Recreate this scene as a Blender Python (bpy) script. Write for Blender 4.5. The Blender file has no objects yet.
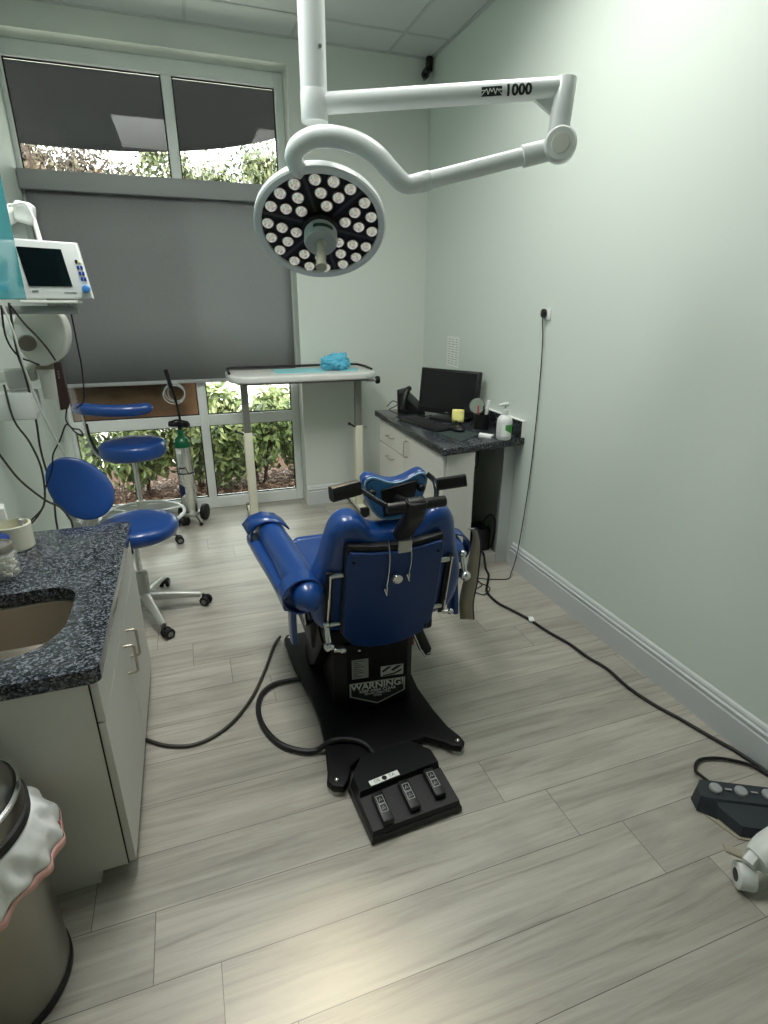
import bpy, bmesh, math, random
from mathutils import Vector, Matrix, Euler
random.seed(7)
PI = math.pi
S = bpy.context.scene
COL = S.collection
V = Vector

# ------------------------------------------------------------------ materials
def srgb(h):
    h = h.lstrip('#')
    c = [int(h[i:i + 2], 16) / 255 for i in (0, 2, 4)]
    return tuple(x / 12.92 if x <= .04045 else ((x + .055) / 1.055) ** 2.4 for x in c) + (1,)

def new_mat(name):
    m = bpy.data.materials.new(name)
    m.use_nodes = True
    nt = m.node_tree
    return m, nt, nt.nodes['Principled BSDF']

def N(nt, t, **kw):
    n = nt.nodes.new(t)
    for k, v in kw.items():
        if k == 'inp':
            for kk, vv in v.items():
                n.inputs[kk].default_value = vv
        else:
            setattr(n, k, v)
    return n

def mat(name, col, rough=.5, metal=0, spec=.5, bump=0, bscale=200, vary=0, vscale=30, coat=0, trans=0, ior=1.45, sheen=0):
    m, nt, b = new_mat(name)
    c = srgb(col) if isinstance(col, str) else col
    b.inputs['Base Color'].default_value = c
    b.inputs['Roughness'].default_value = rough
    b.inputs['Metallic'].default_value = metal
    b.inputs['Specular IOR Level'].default_value = spec
    b.inputs['Coat Weight'].default_value = coat
    b.inputs['Transmission Weight'].default_value = trans
    b.inputs['IOR'].default_value = ior
    tc = N(nt, 'ShaderNodeTexCoord')
    if bump:
        n = N(nt, 'ShaderNodeTexNoise', inp={'Scale': bscale, 'Detail': 4})
        nt.links.new(tc.outputs['Object'], n.inputs['Vector'])
        bp = N(nt, 'ShaderNodeBump', inp={'Strength': bump, 'Distance': .002})
        nt.links.new(n.outputs['Fac'], bp.inputs['Height'])
        nt.links.new(bp.outputs['Normal'], b.inputs['Normal'])
    if vary:
        n = N(nt, 'ShaderNodeTexNoise', inp={'Scale': vscale, 'Detail': 5})
        nt.links.new(tc.outputs['Object'], n.inputs['Vector'])
        mx = N(nt, 'ShaderNodeMix', data_type='RGBA')
        mx.inputs['A'].default_value = tuple(x * (1 - vary) for x in c[:3]) + (1,)
        mx.inputs['B'].default_value = tuple(min(1, x * (1 + vary)) for x in c[:3]) + (1,)
        nt.links.new(n.outputs['Fac'], mx.inputs['Factor'])
        nt.links.new(mx.outputs['Result'], b.inputs['Base Color'])
    return m

def emis(name, col, strength):
    m, nt, b = new_mat(name)
    b.inputs['Base Color'].default_value = (.8, .8, .8, 1)
    b.inputs['Emission Color'].default_value = col
    b.inputs['Emission Strength'].default_value = strength
    return m

WALL = mat('wall_paint', '#cfd8d0', .55, bump=.12, bscale=260)
WALLB = mat('wall_paint_back', '#cfd4cc', .55, bump=.12, bscale=260)
TRIMW = mat('trim_white', '#c2c7c7', .4)
CEIL = mat('ceiling_tile', '#cdd0ce', .9, bump=.35, bscale=300)
CGRID = mat('ceiling_grid', '#bcbfbc', .6)
FRAMEM = mat('window_frame_paint', '#e0e4e1', .45)
RUBBER = mat('black_rubber', '#0d0d0e', .6)
BLACK = mat('black_plastic', '#101012', .42)
BLACKP = mat('black_powder_coat', '#060607', .5, bump=.05, bscale=500, spec=.3)
GREYP = mat('grey_plastic', '#6d706e', .5)
CHROME = mat('chrome', '#d8dadb', .16, 1)
STEEL = mat('brushed_steel', '#bdb5a8', .40, 1, bump=.08, bscale=120)
ALU = mat('cast_aluminium', '#b9bab4', .4, .7)
ALUC = mat('cylinder_aluminium', '#e3e4e1', .24, .95)
BLUE = mat('blue_vinyl', '#0f3f82', .34, bump=.05, bscale=350, coat=.45)
BLUED = mat('blue_plastic_panel', '#0c346c', .42, bump=.1, bscale=420)
BLUEL = mat('pale_blue_vinyl', '#3f7fc0', .3, bump=.35, bscale=260, vary=.35, vscale=160)
BLUEP = mat('piping_pale_blue', '#7fa6c4', .35)
NAVY = mat('navy_label', '#18264f', .5)
LAM = mat('laminate_greige', '#cfcdc6', .5, bump=.06, bscale=500, vary=.04, vscale=300)
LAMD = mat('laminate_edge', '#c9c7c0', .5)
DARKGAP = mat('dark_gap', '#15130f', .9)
WHITEP = mat('white_plastic', '#d9dcd9', .35)
WHITEA = mat('white_lamp_paint', '#dde1e0', .28, coat=.2)
CREAM = mat('cream_plastic', '#dcdac6', .45)
OFFW = mat('offwhite_plastic', '#d3d4cb', .4)
GREYK = mat('grey_knob', '#7d7768', .5)
SCREEN = mat('dark_screen', '#0b0d10', .12)
SCREENM = mat('matte_screen', '#101113', .22)
PAPER = mat('white_paper', '#e6e8e4', .8)
INK = mat('dark_ink', '#3a3d3d', .8)
YELL = mat('yellow_paper', '#e3dc8a', .8)
CYAN = mat('cyan_gown', '#63b9d6', .75, vary=.15, vscale=60)
CYANP = mat('cyan_sheet', '#8fd3d8', .6)
GREENC = mat('green_cylinder_paint', '#0b5a37', .3, coat=.3)
MAROON = mat('maroon_plastic', '#33201f', .45)
PINK = mat('pink_band', '#d9a79f', .5)
RED = mat('red_tie', '#b1262b', .4)
GREENL = mat('green_label', '#3f8f3a', .5)
DKBLUEG = mat('blue_black_plastic', '#2a3036', .45)
BTNGREY = mat('grey_button', '#9a9d9c', .45)
BTNBLUE = mat('blue_button', '#24408f', .4)
DIALBLUE = mat('blue_dial', '#3f7fc4', .35)
STRAPB = mat('beige_strap', '#a39c8a', .8)
COTTON = mat('cotton', '#e4dfcf', .9)
KRAFT = mat('brown_kraft', '#a67a5c', .75, vary=.18, vscale=7)
BARK = mat('bark', '#3b2a1f', .9, vary=.3, vscale=20)
AWN = mat('awning_fabric', '#07080a', .9, bump=.1)
AWNR = mat('awning_rib', '#16191b', .7)
STUCCO = mat('stucco', '#d8cdb4', .9)
ROOFT = mat('roof_tile', '#b9a58a', .9)
CORD = mat('black_cord', '#131314', .5)
CORDG = mat('grey_cord', '#37352f', .5)
CORDC = mat('pale_tube', '#b9bcb4', .35)
BIN = mat('bin_steel', '#8f8d84', .3, 1, bump=.05, bscale=90)
BAG = mat('bin_bag', '#dfe1e0', .35, bump=.9, bscale=14)
LIGHTP = emis('troffer_diffuser', (1, 1, .96, 1), 2.6)
LEDM = mat('led_lens', '#e2e0d4', .08, .92, coat=.6)
def led_emit():
    LEDM.node_tree.nodes['Principled BSDF'].inputs['Emission Color'].default_value = (1, .95, .84, 1)
    LEDM.node_tree.nodes['Principled BSDF'].inputs['Emission Strength'].default_value = .16
led_emit()
LEDRIM = mat('led_collar', '#4a4a48', .3, .6)
LAMPF = mat('lamp_face', '#171716', .4, spec=.3)
SMOKE = mat('clear_handle', '#dcd9c4', .15, trans=.5)

# wooden floor: planks along X, 0.179 deep rows, 1.205 long, each row shifted by about 0.15
def floor_mat():
    m, nt, b = new_mat('vinyl_plank')
    L = nt.links.new
    tc = N(nt, 'ShaderNodeTexCoord')
    sx = N(nt, 'ShaderNodeSeparateXYZ'); L(tc.outputs['Object'], sx.inputs[0])
    def mth(op, a, bb=None, c=None):
        n = N(nt, 'ShaderNodeMath', operation=op)
        for i, v in enumerate((a, bb, c)):
            if v is None: continue
            if isinstance(v, (int, float)): n.inputs[i].default_value = v
            else: L(v, n.inputs[i])
        return n.outputs[0]
    ry = mth('DIVIDE', mth('SUBTRACT', sx.outputs['Y'], .77), .179)
    row = mth('FLOOR', ry)
    fy = mth('SUBTRACT', ry, row)
    rx = mth('DIVIDE', mth('ADD', mth('ADD', sx.outputs['X'], .085), mth('MULTIPLY', row, .155)), 1.205)
    colm = mth('FLOOR', rx)
    fx = mth('SUBTRACT', rx, colm)
    # seams
    dy = mth('MULTIPLY', mth('MINIMUM', fy, mth('SUBTRACT', 1, fy)), .179)
    dx = mth('MULTIPLY', mth('MINIMUM', fx, mth('SUBTRACT', 1, fx)), 1.205)
    d = mth('MINIMUM', dy, dx)
    seam = mth('LESS_THAN', d, .0009)
    cid = N(nt, 'ShaderNodeCombineXYZ'); L(row, cid.inputs[0]); L(colm, cid.inputs[1])
    wn = N(nt, 'ShaderNodeTexWhiteNoise', noise_dimensions='3D'); L(cid.outputs[0], wn.inputs['Vector'])
    # grain: stretched along X, shifted per plank
    gx = mth('ADD', mth('MULTIPLY', sx.outputs['X'], 1.4), mth('MULTIPLY', wn.outputs['Value'], 37))
    gy = mth('ADD', mth('MULTIPLY', sx.outputs['Y'], 26), mth('MULTIPLY', wn.outputs['Value'], 11))
    gv = N(nt, 'ShaderNodeCombineXYZ'); L(gx, gv.inputs[0]); L(gy, gv.inputs[1]); L(wn.outputs['Value'], gv.inputs[2])
    n1 = N(nt, 'ShaderNodeTexNoise', inp={'Scale': 1.0, 'Detail': 10, 'Roughness': .70, 'Distortion': .9}); L(gv.outputs[0], n1.inputs['Vector'])
    g2x = mth('MULTIPLY', gx, 2.1); g2y = mth('MULTIPLY', gy, .28)
    gv2 = N(nt, 'ShaderNodeCombineXYZ'); L(g2x, gv2.inputs[0]); L(g2y, gv2.inputs[1])
    n2 = N(nt, 'ShaderNodeTexNoise', inp={'Scale': .55, 'Detail': 3, 'Distortion': 1.6}); L(gv2.outputs[0], n2.inputs['Vector'])
    rmp = N(nt, 'ShaderNodeValToRGB'); L(n1.outputs['Fac'], rmp.inputs[0])
    e = rmp.color_ramp.elements
    e[0].position = .28; e[0].color = srgb('#857f70')
    e[1].position = .66; e[1].color = srgb('#b7b2a4')
    x = rmp.color_ramp.elements.new(.45); x.color = srgb('#a49f91')
    mx = N(nt, 'ShaderNodeMix', data_type='RGBA', blend_type='MULTIPLY'); mx.inputs['Factor'].default_value = .42
    L(rmp.outputs[0], mx.inputs['A'])
    r2 = N(nt, 'ShaderNodeValToRGB'); L(n2.outputs['Fac'], r2.inputs[0])
    r2.color_ramp.elements[0].position = .3; r2.color_ramp.elements[0].color = (.62, .62, .62, 1)
    r2.color_ramp.elements[1].position = .6; r2.color_ramp.elements[1].color = (1, 1, 1, 1)
    L(r2.outputs[0], mx.inputs['B'])
    hs = N(nt, 'ShaderNodeHueSaturation'); L(mx.outputs['Result'], hs.inputs['Color'])
    L(mth('ADD', .9, mth('MULTIPLY', wn.outputs['Value'], .2)), hs.inputs['Value'])
    hs.inputs['Saturation'].default_value = .8
    ms = N(nt, 'ShaderNodeMix', data_type='RGBA'); L(seam, ms.inputs['Factor'])
    L(hs.outputs[0], ms.inputs['A']); ms.inputs['B'].default_value = srgb('#55524a')
    L(ms.outputs['Result'], b.inputs['Base Color'])
    L(mth('ADD', .25, mth('MULTIPLY', n1.outputs['Fac'], .2)), b.inputs['Roughness'])
    bp = N(nt, 'ShaderNodeBump', inp={'Strength': .12, 'Distance': .002}); L(n1.outputs['Fac'], bp.inputs['Height'])
    L(bp.outputs['Normal'], b.inputs['Normal'])
    return m
FLOOR = floor_mat()

def granite(name, dark, mid, light, s=1.0, spec=.5):
    m, nt, b = new_mat(name)
    L = nt.links.new
    tc = N(nt, 'ShaderNodeTexCoord')
    v1 = N(nt, 'ShaderNodeTexVoronoi', inp={'Scale': 210 * s, 'Randomness': 1}); L(tc.outputs['Object'], v1.inputs['Vector'])
    sep = N(nt, 'ShaderNodeSeparateColor'); L(v1.outputs['Color'], sep.inputs[0])
    n1 = N(nt, 'ShaderNodeTexNoise', inp={'Scale': 70 * s, 'Detail': 5, 'Roughness': .7}); L(tc.outputs['Object'], n1.inputs['Vector'])
    add = N(nt, 'ShaderNodeMath', operation='ADD'); L(sep.outputs[0], add.inputs[0]); L(n1.outputs['Fac'], add.inputs[1])
    hlf = N(nt, 'ShaderNodeMath', operation='MULTIPLY'); L(add.outputs[0], hlf.inputs[0]); hlf.inputs[1].default_value = .5
    r = N(nt, 'ShaderNodeValToRGB'); L(hlf.outputs[0], r.inputs[0])
    e = r.color_ramp.elements
    e[0].position = .3; e[0].color = srgb(dark)
    e[1].position = .86; e[1].color = srgb(light)
    x = e.new(.52); x.color = srgb(mid)
    L(r.outputs[0], b.inputs['Base Color'])
    b.inputs['Roughness'].default_value = .16
    b.inputs['Specular IOR Level'].default_value = spec
    return m
GRAN = granite('blue_grey_granite', '#14171b', '#33383f', '#8d939c')
GRAND = granite('black_granite', '#0a0b0d', '#1a1d20', '#7c838a', 1.2, .4)

def glass_pane():
    m = bpy.data.materials.new('window_glass'); m.use_nodes = True
    nt = m.node_tree; nt.nodes.clear(); L = nt.links.new
    out = N(nt, 'ShaderNodeOutputMaterial')
    tr = N(nt, 'ShaderNodeBsdfTransparent'); tr.inputs[0].default_value = (.86, .9, .88, 1)
    gl = N(nt, 'ShaderNodeBsdfGlossy'); gl.inputs['Roughness'].default_value = .0
    fr = N(nt, 'ShaderNodeFresnel'); fr.inputs[0].default_value = 1.36
    mx = N(nt, 'ShaderNodeMixShader')
    L(fr.outputs[0], mx.inputs[0]); L(tr.outputs[0], mx.inputs[1]); L(gl.outputs[0], mx.inputs[2]); L(mx.outputs[0], out.inputs[0])
    return m
GLASS = glass_pane()

def clearish(name, col, alpha, rough=.2):
    m = bpy.data.materials.new(name); m.use_nodes = True
    nt = m.node_tree; nt.nodes.clear(); L = nt.links.new
    out = N(nt, 'ShaderNodeOutputMaterial')
    tr = N(nt, 'ShaderNodeBsdfTransparent')
    p = N(nt, 'ShaderNodeBsdfPrincipled'); p.inputs['Base Color'].default_value = srgb(col); p.inputs['Roughness'].default_value = rough
    mx = N(nt, 'ShaderNodeMixShader'); mx.inputs[0].default_value = alpha
    L(tr.outputs[0], mx.inputs[1]); L(p.outputs[0], mx.inputs[2]); L(mx.outputs[0], out.inputs[0])
    return m
CLEARBAG = clearish('clear_plastic_sheet', '#d8dbd6', .20, .25)
CLEART = clearish('clear_tubing', '#e0e4e0', .4, .15)
JARG = clearish('jar_glass', '#e6ebe8', .16, .05)
TEAL = mat('teal_gloss_laminate', '#378d94', .10, spec=.35)

def blind_mat():
    m = bpy.data.materials.new('blind_fabric'); m.use_nodes = True
    nt = m.node_tree; nt.nodes.clear(); L = nt.links.new
    out = N(nt, 'ShaderNodeOutputMaterial')
    tc = N(nt, 'ShaderNodeTexCoord')
    n = N(nt, 'ShaderNodeTexNoise', inp={'Scale': 420, 'Detail': 3}); L(tc.outputs['Object'], n.inputs['Vector'])
    r = N(nt, 'ShaderNodeValToRGB'); L(n.outputs['Fac'], r.inputs[0])
    r.color_ramp.elements[0].color = srgb('#8f9190'); r.color_ramp.elements[0].position = .3
    r.color_ramp.elements[1].color = srgb('#a1a3a2'); r.color_ramp.elements[1].position = .7
    d = N(nt, 'ShaderNodeBsdfDiffuse'); L(r.outputs[0], d.inputs[0])
    t = N(nt, 'ShaderNodeBsdfTranslucent'); L(r.outputs[0], t.inputs[0])
    mx = N(nt, 'ShaderNodeMixShader'); mx.inputs[0].default_value = .32
    L(d.outputs[0], mx.inputs[1]); L(t.outputs[0], mx.inputs[2]); L(mx.outputs[0], out.inputs[0])
    return m
BLIND = blind_mat()

def leaf_mat(name, c1, c2, c3):
    m, nt, b = new_mat(name); L = nt.links.new
    g = N(nt, 'ShaderNodeNewGeometry')
    r = N(nt, 'ShaderNodeValToRGB'); L(g.outputs['Random Per Island'], r.inputs[0])
    e = r.color_ramp.elements
    e[0].color = srgb(c1); e[1].color = srgb(c3); x = e.new(.5); x.color = srgb(c2)
    L(r.outputs[0], b.inputs['Base Color']); b.inputs['Roughness'].default_value = .45
    L(r.outputs[0], b.inputs['Subsurface Radius']) if False else None
    return m
LEAFG = leaf_mat('hedge_leaf', '#3f5128', '#62743a', '#929c62')
LEAFT = leaf_mat('tree_leaf', '#485137', '#5d6543', '#7d8159')
LEAFR = leaf_mat('copper_tree_leaf', '#423831', '#5b493e', '#6a634b')
LEAFP = leaf_mat('palm_leaf', '#8f9a60', '#a8b07a', '#c2c69f')
CHIP = leaf_mat('mulch_chip', '#4b3226', '#6e4c3a', '#a58a78')
SOIL = mat('mulch_soil', '#4a3327', .95, bump=1, bscale=40, vary=.4, vscale=30)
BUSH = leaf_mat('bush_leaf', '#5f6e3c', '#7c8a52', '#a0a67a')
PAVE = mat('pavement_far', '#d9d6cc', .9)

# ------------------------------------------------------------------ mesh builder
def frame(z, x=None):
    z = V(z).normalized()
    x = V(x) if x is not None else (V((1, 0, 0)) if abs(z.x) < .9 else V((0, 1, 0)))
    x = (x - z * x.dot(z)).normalized()
    y = z.cross(x)
    return Matrix((x, y, z)).transposed()

def fr4(o, z, x=None):
    return Matrix.Translation(V(o)) @ frame(z, x).to_4x4()

def catmull(pts, n=8, closed=False):
    pts = [V(p) for p in pts]
    if len(pts) < 3: 
        return pts
    out = []
    m = len(pts)
    rng = range(m) if closed else range(m - 1)
    for i in rng:
        if closed:
            a, b, c, d = pts[i - 1], pts[i], pts[(i + 1) % m], pts[(i + 2) % m]
        else:
            b, c = pts[i], pts[i + 1]
            a = pts[i - 1] if i else b * 2 - c
            d = pts[i + 2] if i + 2 < m else c * 2 - b
        for k in range(n):
            t = k / n
            out.append(.5 * ((2 * b) + (c - a) * t + (2 * a - 5 * b + 4 * c - d) * t * t + (3 * b - a - 3 * c + d) * t ** 3))
    if not closed: out.append(pts[-1])
    return out

class MB:
    def __init__(self):
        self.v = []; self.f = []; self.mi = []; self.cur = 0
    def add(self, verts, faces, M=None):
        o = len(self.v)
        for p in verts:
            p = V(p)
            self.v.append(M @ p if M else p)
        for f in faces:
            self.f.append([i + o for i in f]); self.mi.append(self.cur)
        return self
    def addbm(self, bm, M=None):
        bm.verts.ensure_lookup_table(); bm.verts.index_update()
        self.add([v.co.copy() for v in bm.verts], [[v.index for v in f.verts] for f in bm.faces], M)
        bm.free()
        return self
    def box(self, c, s, M=None, bev=0, seg=2):
        bm = bmesh.new()
        bmesh.ops.create_cube(bm, size=1)
        for v in bm.verts: v.co = V((v.co.x * s[0], v.co.y * s[1], v.co.z * s[2]))
        if bev:
            bmesh.ops.bevel(bm, geom=bm.edges[:] , offset=min(bev, min(s) * .49), segments=seg, profile=.5, affect='EDGES')
        T = Matrix.Translation(V(c))
        return self.addbm(bm, (T @ M.to_4x4()) if M is not None else T)
    def b2(self, lo, hi, bev=0, seg=2):
        lo, hi = V(lo), V(hi)
        return self.box((lo + hi) / 2, hi - lo, None, bev, seg)
    def cyl(self, a, b, r0, r1=None, n=24, bev=0):
        a, b = V(a), V(b); r1 = r0 if r1 is None else r1
        L = (b - a).length
        pr = [(0, 0), (r0, 0), (r1, L), (0, L)]
        if bev:
            pr = [(0, 0), (r0 - bev, 0), (r0 - bev * .3, bev * .3), (r0, bev), (r1, L - bev), (r1 - bev * .3, L - bev * .3), (r1 - bev, L), (0, L)]
        return self.lathe(pr, a, b - a, n)
    def lathe(self, prof, o=(0, 0, 0), axis=(0, 0, 1), n=32, sx=1, sy=1, x=None):
        M = fr4(o, axis, x)
        vs = []; fs = []; rings = []
        for r, z in prof:
            if r <= 1e-7:
                rings.append([len(vs)]); vs.append(V((0, 0, z)))
            else:
                rings.append(list(range(len(vs), len(vs) + n)))
                for i in range(n):
                    t = 2 * PI * i / n
                    vs.append(V((r * math.cos(t) * sx, r * math.sin(t) * sy, z)))
        for A, B in zip(rings, rings[1:]):
            if len(A) == 1 and len(B) == 1: continue
            for i in range(n):
                j = (i + 1) % n
                if len(A) == 1: fs.append([A[0], B[j], B[i]][::-1] if False else [A[0], B[i], B[j]][::-1])
                elif len(B) == 1: fs.append([A[i], A[j], B[0]])
                else: fs.append([A[i], A[j], B[j], B[i]])
        return self.add(vs, fs, M)
    def sph(self, c, r, M=None, u=24, v=14):
        if isinstance(r, (int, float)): r = (r, r, r)
        bm = bmesh.new()
        bmesh.ops.create_uvsphere(bm, u_segments=u, v_segments=v, radius=1)
        T = Matrix.Translation(V(c)) @ (M.to_4x4() if M is not None else Matrix.Identity(4)) @ Matrix.Diagonal((*r, 1))
        return self.addbm(bm, T)
    def tube(self, pts, r, n=10, res=8, closed=False, smooth=True, sq=None):
        """sweep a circle (or a sq=(w,h) rounded section) along a smoothed path"""
        P = catmull(pts, res, closed) if smooth else [V(p) for p in pts]
        m = len(P)
        rr = r if isinstance(r, (list, tuple)) else None
        T = []
        for i in range(m):
            if closed: d = P[(i + 1) % m] - P[i - 1]
            else: d = P[min(i + 1, m - 1)] - P[max(i - 1, 0)]
            T.append(d.normalized())
        ref = V((0, 0, 1)) if abs(T[0].z) < .9 else V((1, 0, 0))
        u = (ref - T[0] * ref.dot(T[0])).normalized()
        vs = []; fs = []
        for i in range(m):
            u = (u - T[i] * u.dot(T[i])).normalized()
            w = T[i].cross(u)
            if rr:
                t = i / (m - 1) * (len(rr) - 1); k = min(int(t), len(rr) - 2)
                R = rr[k] + (rr[k + 1] - rr[k]) * (t - k)
            else: R = r
            for j in range(n):
                a = 2 * PI * j / n
                if sq:
                    ca, sa = math.cos(a), math.sin(a)
                    p = .45
                    vs.append(P[i] + w * (sq[0] * math.copysign(abs(ca) ** p, ca)) + u * (sq[1] * math.copysign(abs(sa) ** p, sa)))
                else:
                    vs.append(P[i] + u * (R * math.cos(a)) + w * (R * math.sin(a)))
        for i in range(m if closed else m - 1):
            A = i * n; B = ((i + 1) % m) * n
            for j in range(n):
                k = (j + 1) % n
                fs.append([A + j, A + k, B + k, B + j])
        if not closed:
            fs.append(list(range(n))[::-1]); fs.append(list(range((m - 1) * n, m * n)))
        return self.add(vs, fs)
    def prism(self, outline, z0, z1, M=None, holes=(), bev=0, seg=3):
        bm = bmesh.new()
        loops = []
        for ol in [outline] + list(holes):
            vv = [bm.verts.new((p[0], p[1], z0)) for p in ol]
            loops.append(vv)
        if holes:
            es = []
            for vv in loops:
                es += [bm.edges.new((vv[i], vv[(i + 1) % len(vv)])) for i in range(len(vv))]
            bmesh.ops.triangle_fill(bm, use_beauty=True, use_dissolve=False, edges=es)
        else:
            bm.faces.new(loops[0])
        fc = bm.faces[:]
        ret = bmesh.ops.extrude_face_region(bm, geom=fc)
        nv = [g for g in ret['geom'] if isinstance(g, bmesh.types.BMVert)]
        for v in nv: v.co.z = z1
        if bev:
            ed = [e for e in bm.edges if abs(e.verts[0].co.z - e.verts[1].co.z) < 1e-6 and e.is_manifold and
                  abs(e.link_faces[0].normal.z - e.link_faces[1].normal.z) > 1e-3 or False]
            bm.normal_update()
            ed = [e for e in bm.edges if len(e.link_faces) == 2 and abs(e.verts[0].co.z - e.verts[1].co.z) < 1e-6 and
                  (abs(e.link_faces[0].normal.z) > .9) != (abs(e.link_faces[1].normal.z) > .9)]
            bmesh.ops.bevel(bm, geom=ed, offset=bev, segments=seg, profile=.5, affect='EDGES', clamp_overlap=True)
        bmesh.ops.recalc_face_normals(bm, faces=bm.faces[:])
        return self.addbm(bm, M)
    def torus(self, c, R, r, axis=(0, 0, 1), n=40, k=10, sx=1, sy=1, x=None):
        F = fr4(c, axis, x)
        pts = [F @ V((R * sx * math.cos(2 * PI * i / n), R * sy * math.sin(2 * PI * i / n), 0)) for i in range(n)]
        return self.tube(pts, r, n=k, closed=True, smooth=False)
    def build(self, name, material, parent=None, world=True, smooth=True, ang=40):
        me = bpy.data.meshes.new(name)
        vs = self.v
        if parent is not None and world:
            I = wmat(parent).inverted()
            vs = [I @ p for p in vs]
        me.from_pydata([tuple(p) for p in vs], [], self.f)
        mats = material if isinstance(material, (list, tuple)) else [material]
        for m in mats: me.materials.append(m)
        bm = bmesh.new(); bm.from_mesh(me)
        bmesh.ops.recalc_face_normals(bm, faces=bm.faces[:]) if len(self.f) < 30000 else None
        bm.to_mesh(me); bm.free()
        if len(mats) > 1: me.polygons.foreach_set('material_index', self.mi)
        if smooth:
            me.polygons.foreach_set('use_smooth', [True] * len(me.polygons))
            me.set_sharp_from_angle(angle=math.radians(ang))
        me.update()
        o = bpy.data.objects.new(name, me)
        COL.objects.link(o)
        if parent is not None: o.parent = parent
        return o

def wmat(o):
    M = o.matrix_basis.copy()
    while o.parent is not None:
        o = o.parent
        M = o.matrix_basis @ M
    return M

def tag(o, label, cat, group=None, kind=None):
    if label: o['label'] = label
    if cat: o['category'] = cat
    if group: o['group'] = group
    if kind: o['kind'] = kind
    return o

def thing(name, label, cat, loc=(0, 0, 0), rz=0, group=None):
    o = bpy.data.objects.new(name, None)
    o.empty_display_size = .1
    COL.objects.link(o)
    o.location = loc; o.rotation_euler = (0, 0, rz)
    return tag(o, label, cat, group)

def struct(name, mb, m, smooth=False):
    o = mb.build(name, m, smooth=smooth)
    o['kind'] = 'structure'
    return o

def copy_tree(o, parent=None):
    c = o.copy(); COL.objects.link(c)
    if parent is not None: c.parent = parent
    for ch in list(o.children): copy_tree(ch, c)
    return c

def text_mesh(body, size, mapf, bold=0, sub=0):
    cu = bpy.data.curves.new('t', 'FONT'); cu.body = body; cu.size = size; cu.offset = bold
    cu.align_x = 'CENTER'; cu.align_y = 'CENTER'; cu.resolution_u = 3
    ob = bpy.data.objects.new('t', cu); COL.objects.link(ob)
    dg = bpy.context.evaluated_depsgraph_get()
    me = ob.evaluated_get(dg).to_mesh()
    bm = bmesh.new(); bm.from_mesh(me)
    for _ in range(sub):
        bmesh.ops.triangulate(bm, faces=bm.faces[:])
        le = [e for e in bm.edges if e.calc_length() > size * .10]
        if le: bmesh.ops.subdivide_edges(bm, edges=le, cuts=1)
    bmesh.ops.triangulate(bm, faces=bm.faces[:])
    bm.verts.index_update()
    vs = [mapf(v.co.copy()) for v in bm.verts]
    fs = [[v.index for v in p.verts] for p in bm.faces]
    bm.free()
    ob.evaluated_get(dg).to_mesh_clear()
    bpy.data.objects.remove(ob); bpy.data.curves.remove(cu)
    return vs, fs

def cable(name, label, pts, r, m, cat='cable', res=8):
    return tag(MB().tube(pts, r, n=8, res=res).build(name, m), label, cat)

def rrect(x0, y0, x1, y1, r, n=6):
    out = []
    rs = r if isinstance(r, (list, tuple)) else (r,) * 4
    for (cx, cy, a0, rr) in ((x1 - rs[0], y0 + rs[0], -90, rs[0]), (x1 - rs[1], y1 - rs[1], 0, rs[1]), (x0 + rs[2], y1 - rs[2], 90, rs[2]), (x0 + rs[3], y0 + rs[3], 180, rs[3])):
        if rr < 1e-6:
            out.append((cx, cy)); continue
        for i in range(n + 1):
            a = math.radians(a0 + 90 * i / n)
            out.append((cx + rr * math.cos(a), cy + rr * math.sin(a)))
    return out

# ------------------------------------------------------------------ room constants (metres)
XL, XR, YB, YF, ZC = -.80, 1.742, 4.08, -1.9, 2.985
WX0, WX1 = -.80, .785          # window opening
WY = 4.235                     # front of the window frame

struct('floor', MB().b2((XL - .1, YF - .1, -.1), (XR + .1, YB + .2, 0)), FLOOR)
struct('ceiling', MB().b2((XL - .1, YF - .1, ZC), (XR + .1, YB + .1, ZC + .1)), CEIL)
struct('wall_right', MB().b2((XR, YF - .1, 0), (XR + .12, YB + .25, ZC)), WALL)
struct('wall_left', MB().b2((XL - .12, YF - .1, 0), (XL, YB + .25, ZC)), WALL)
struct('wall_behind', MB().b2((XL, YF - .12, 0), (XR, YF, ZC)), WALL)
mb = MB()
mb.b2((WX1, YB, 0), (XR, YB + .25, ZC))
mb.b2((XL, YB, 2.855), (WX1, YB + .25, ZC))
struct('wall_back', mb, WALLB)
# ceiling grid
mb = MB()
for gx in (-.40, .21, .82, 1.44):
    mb.b2((gx - .009, YF, ZC - .006), (gx + .009, YB, ZC + .001))
gy = 3.775
while gy > YF:
    mb.b2((XL, gy - .009, ZC - .0055), (XR, gy + .009, ZC + .001)); gy -= .61
mb.b2((XL, YB - .022, ZC - .007), (XR, YB, ZC + .001))
mb.b2((XR - .022, YF, ZC - .007), (XR, YB, ZC + .001))
struct('trim_1', mb, CGRID)
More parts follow.
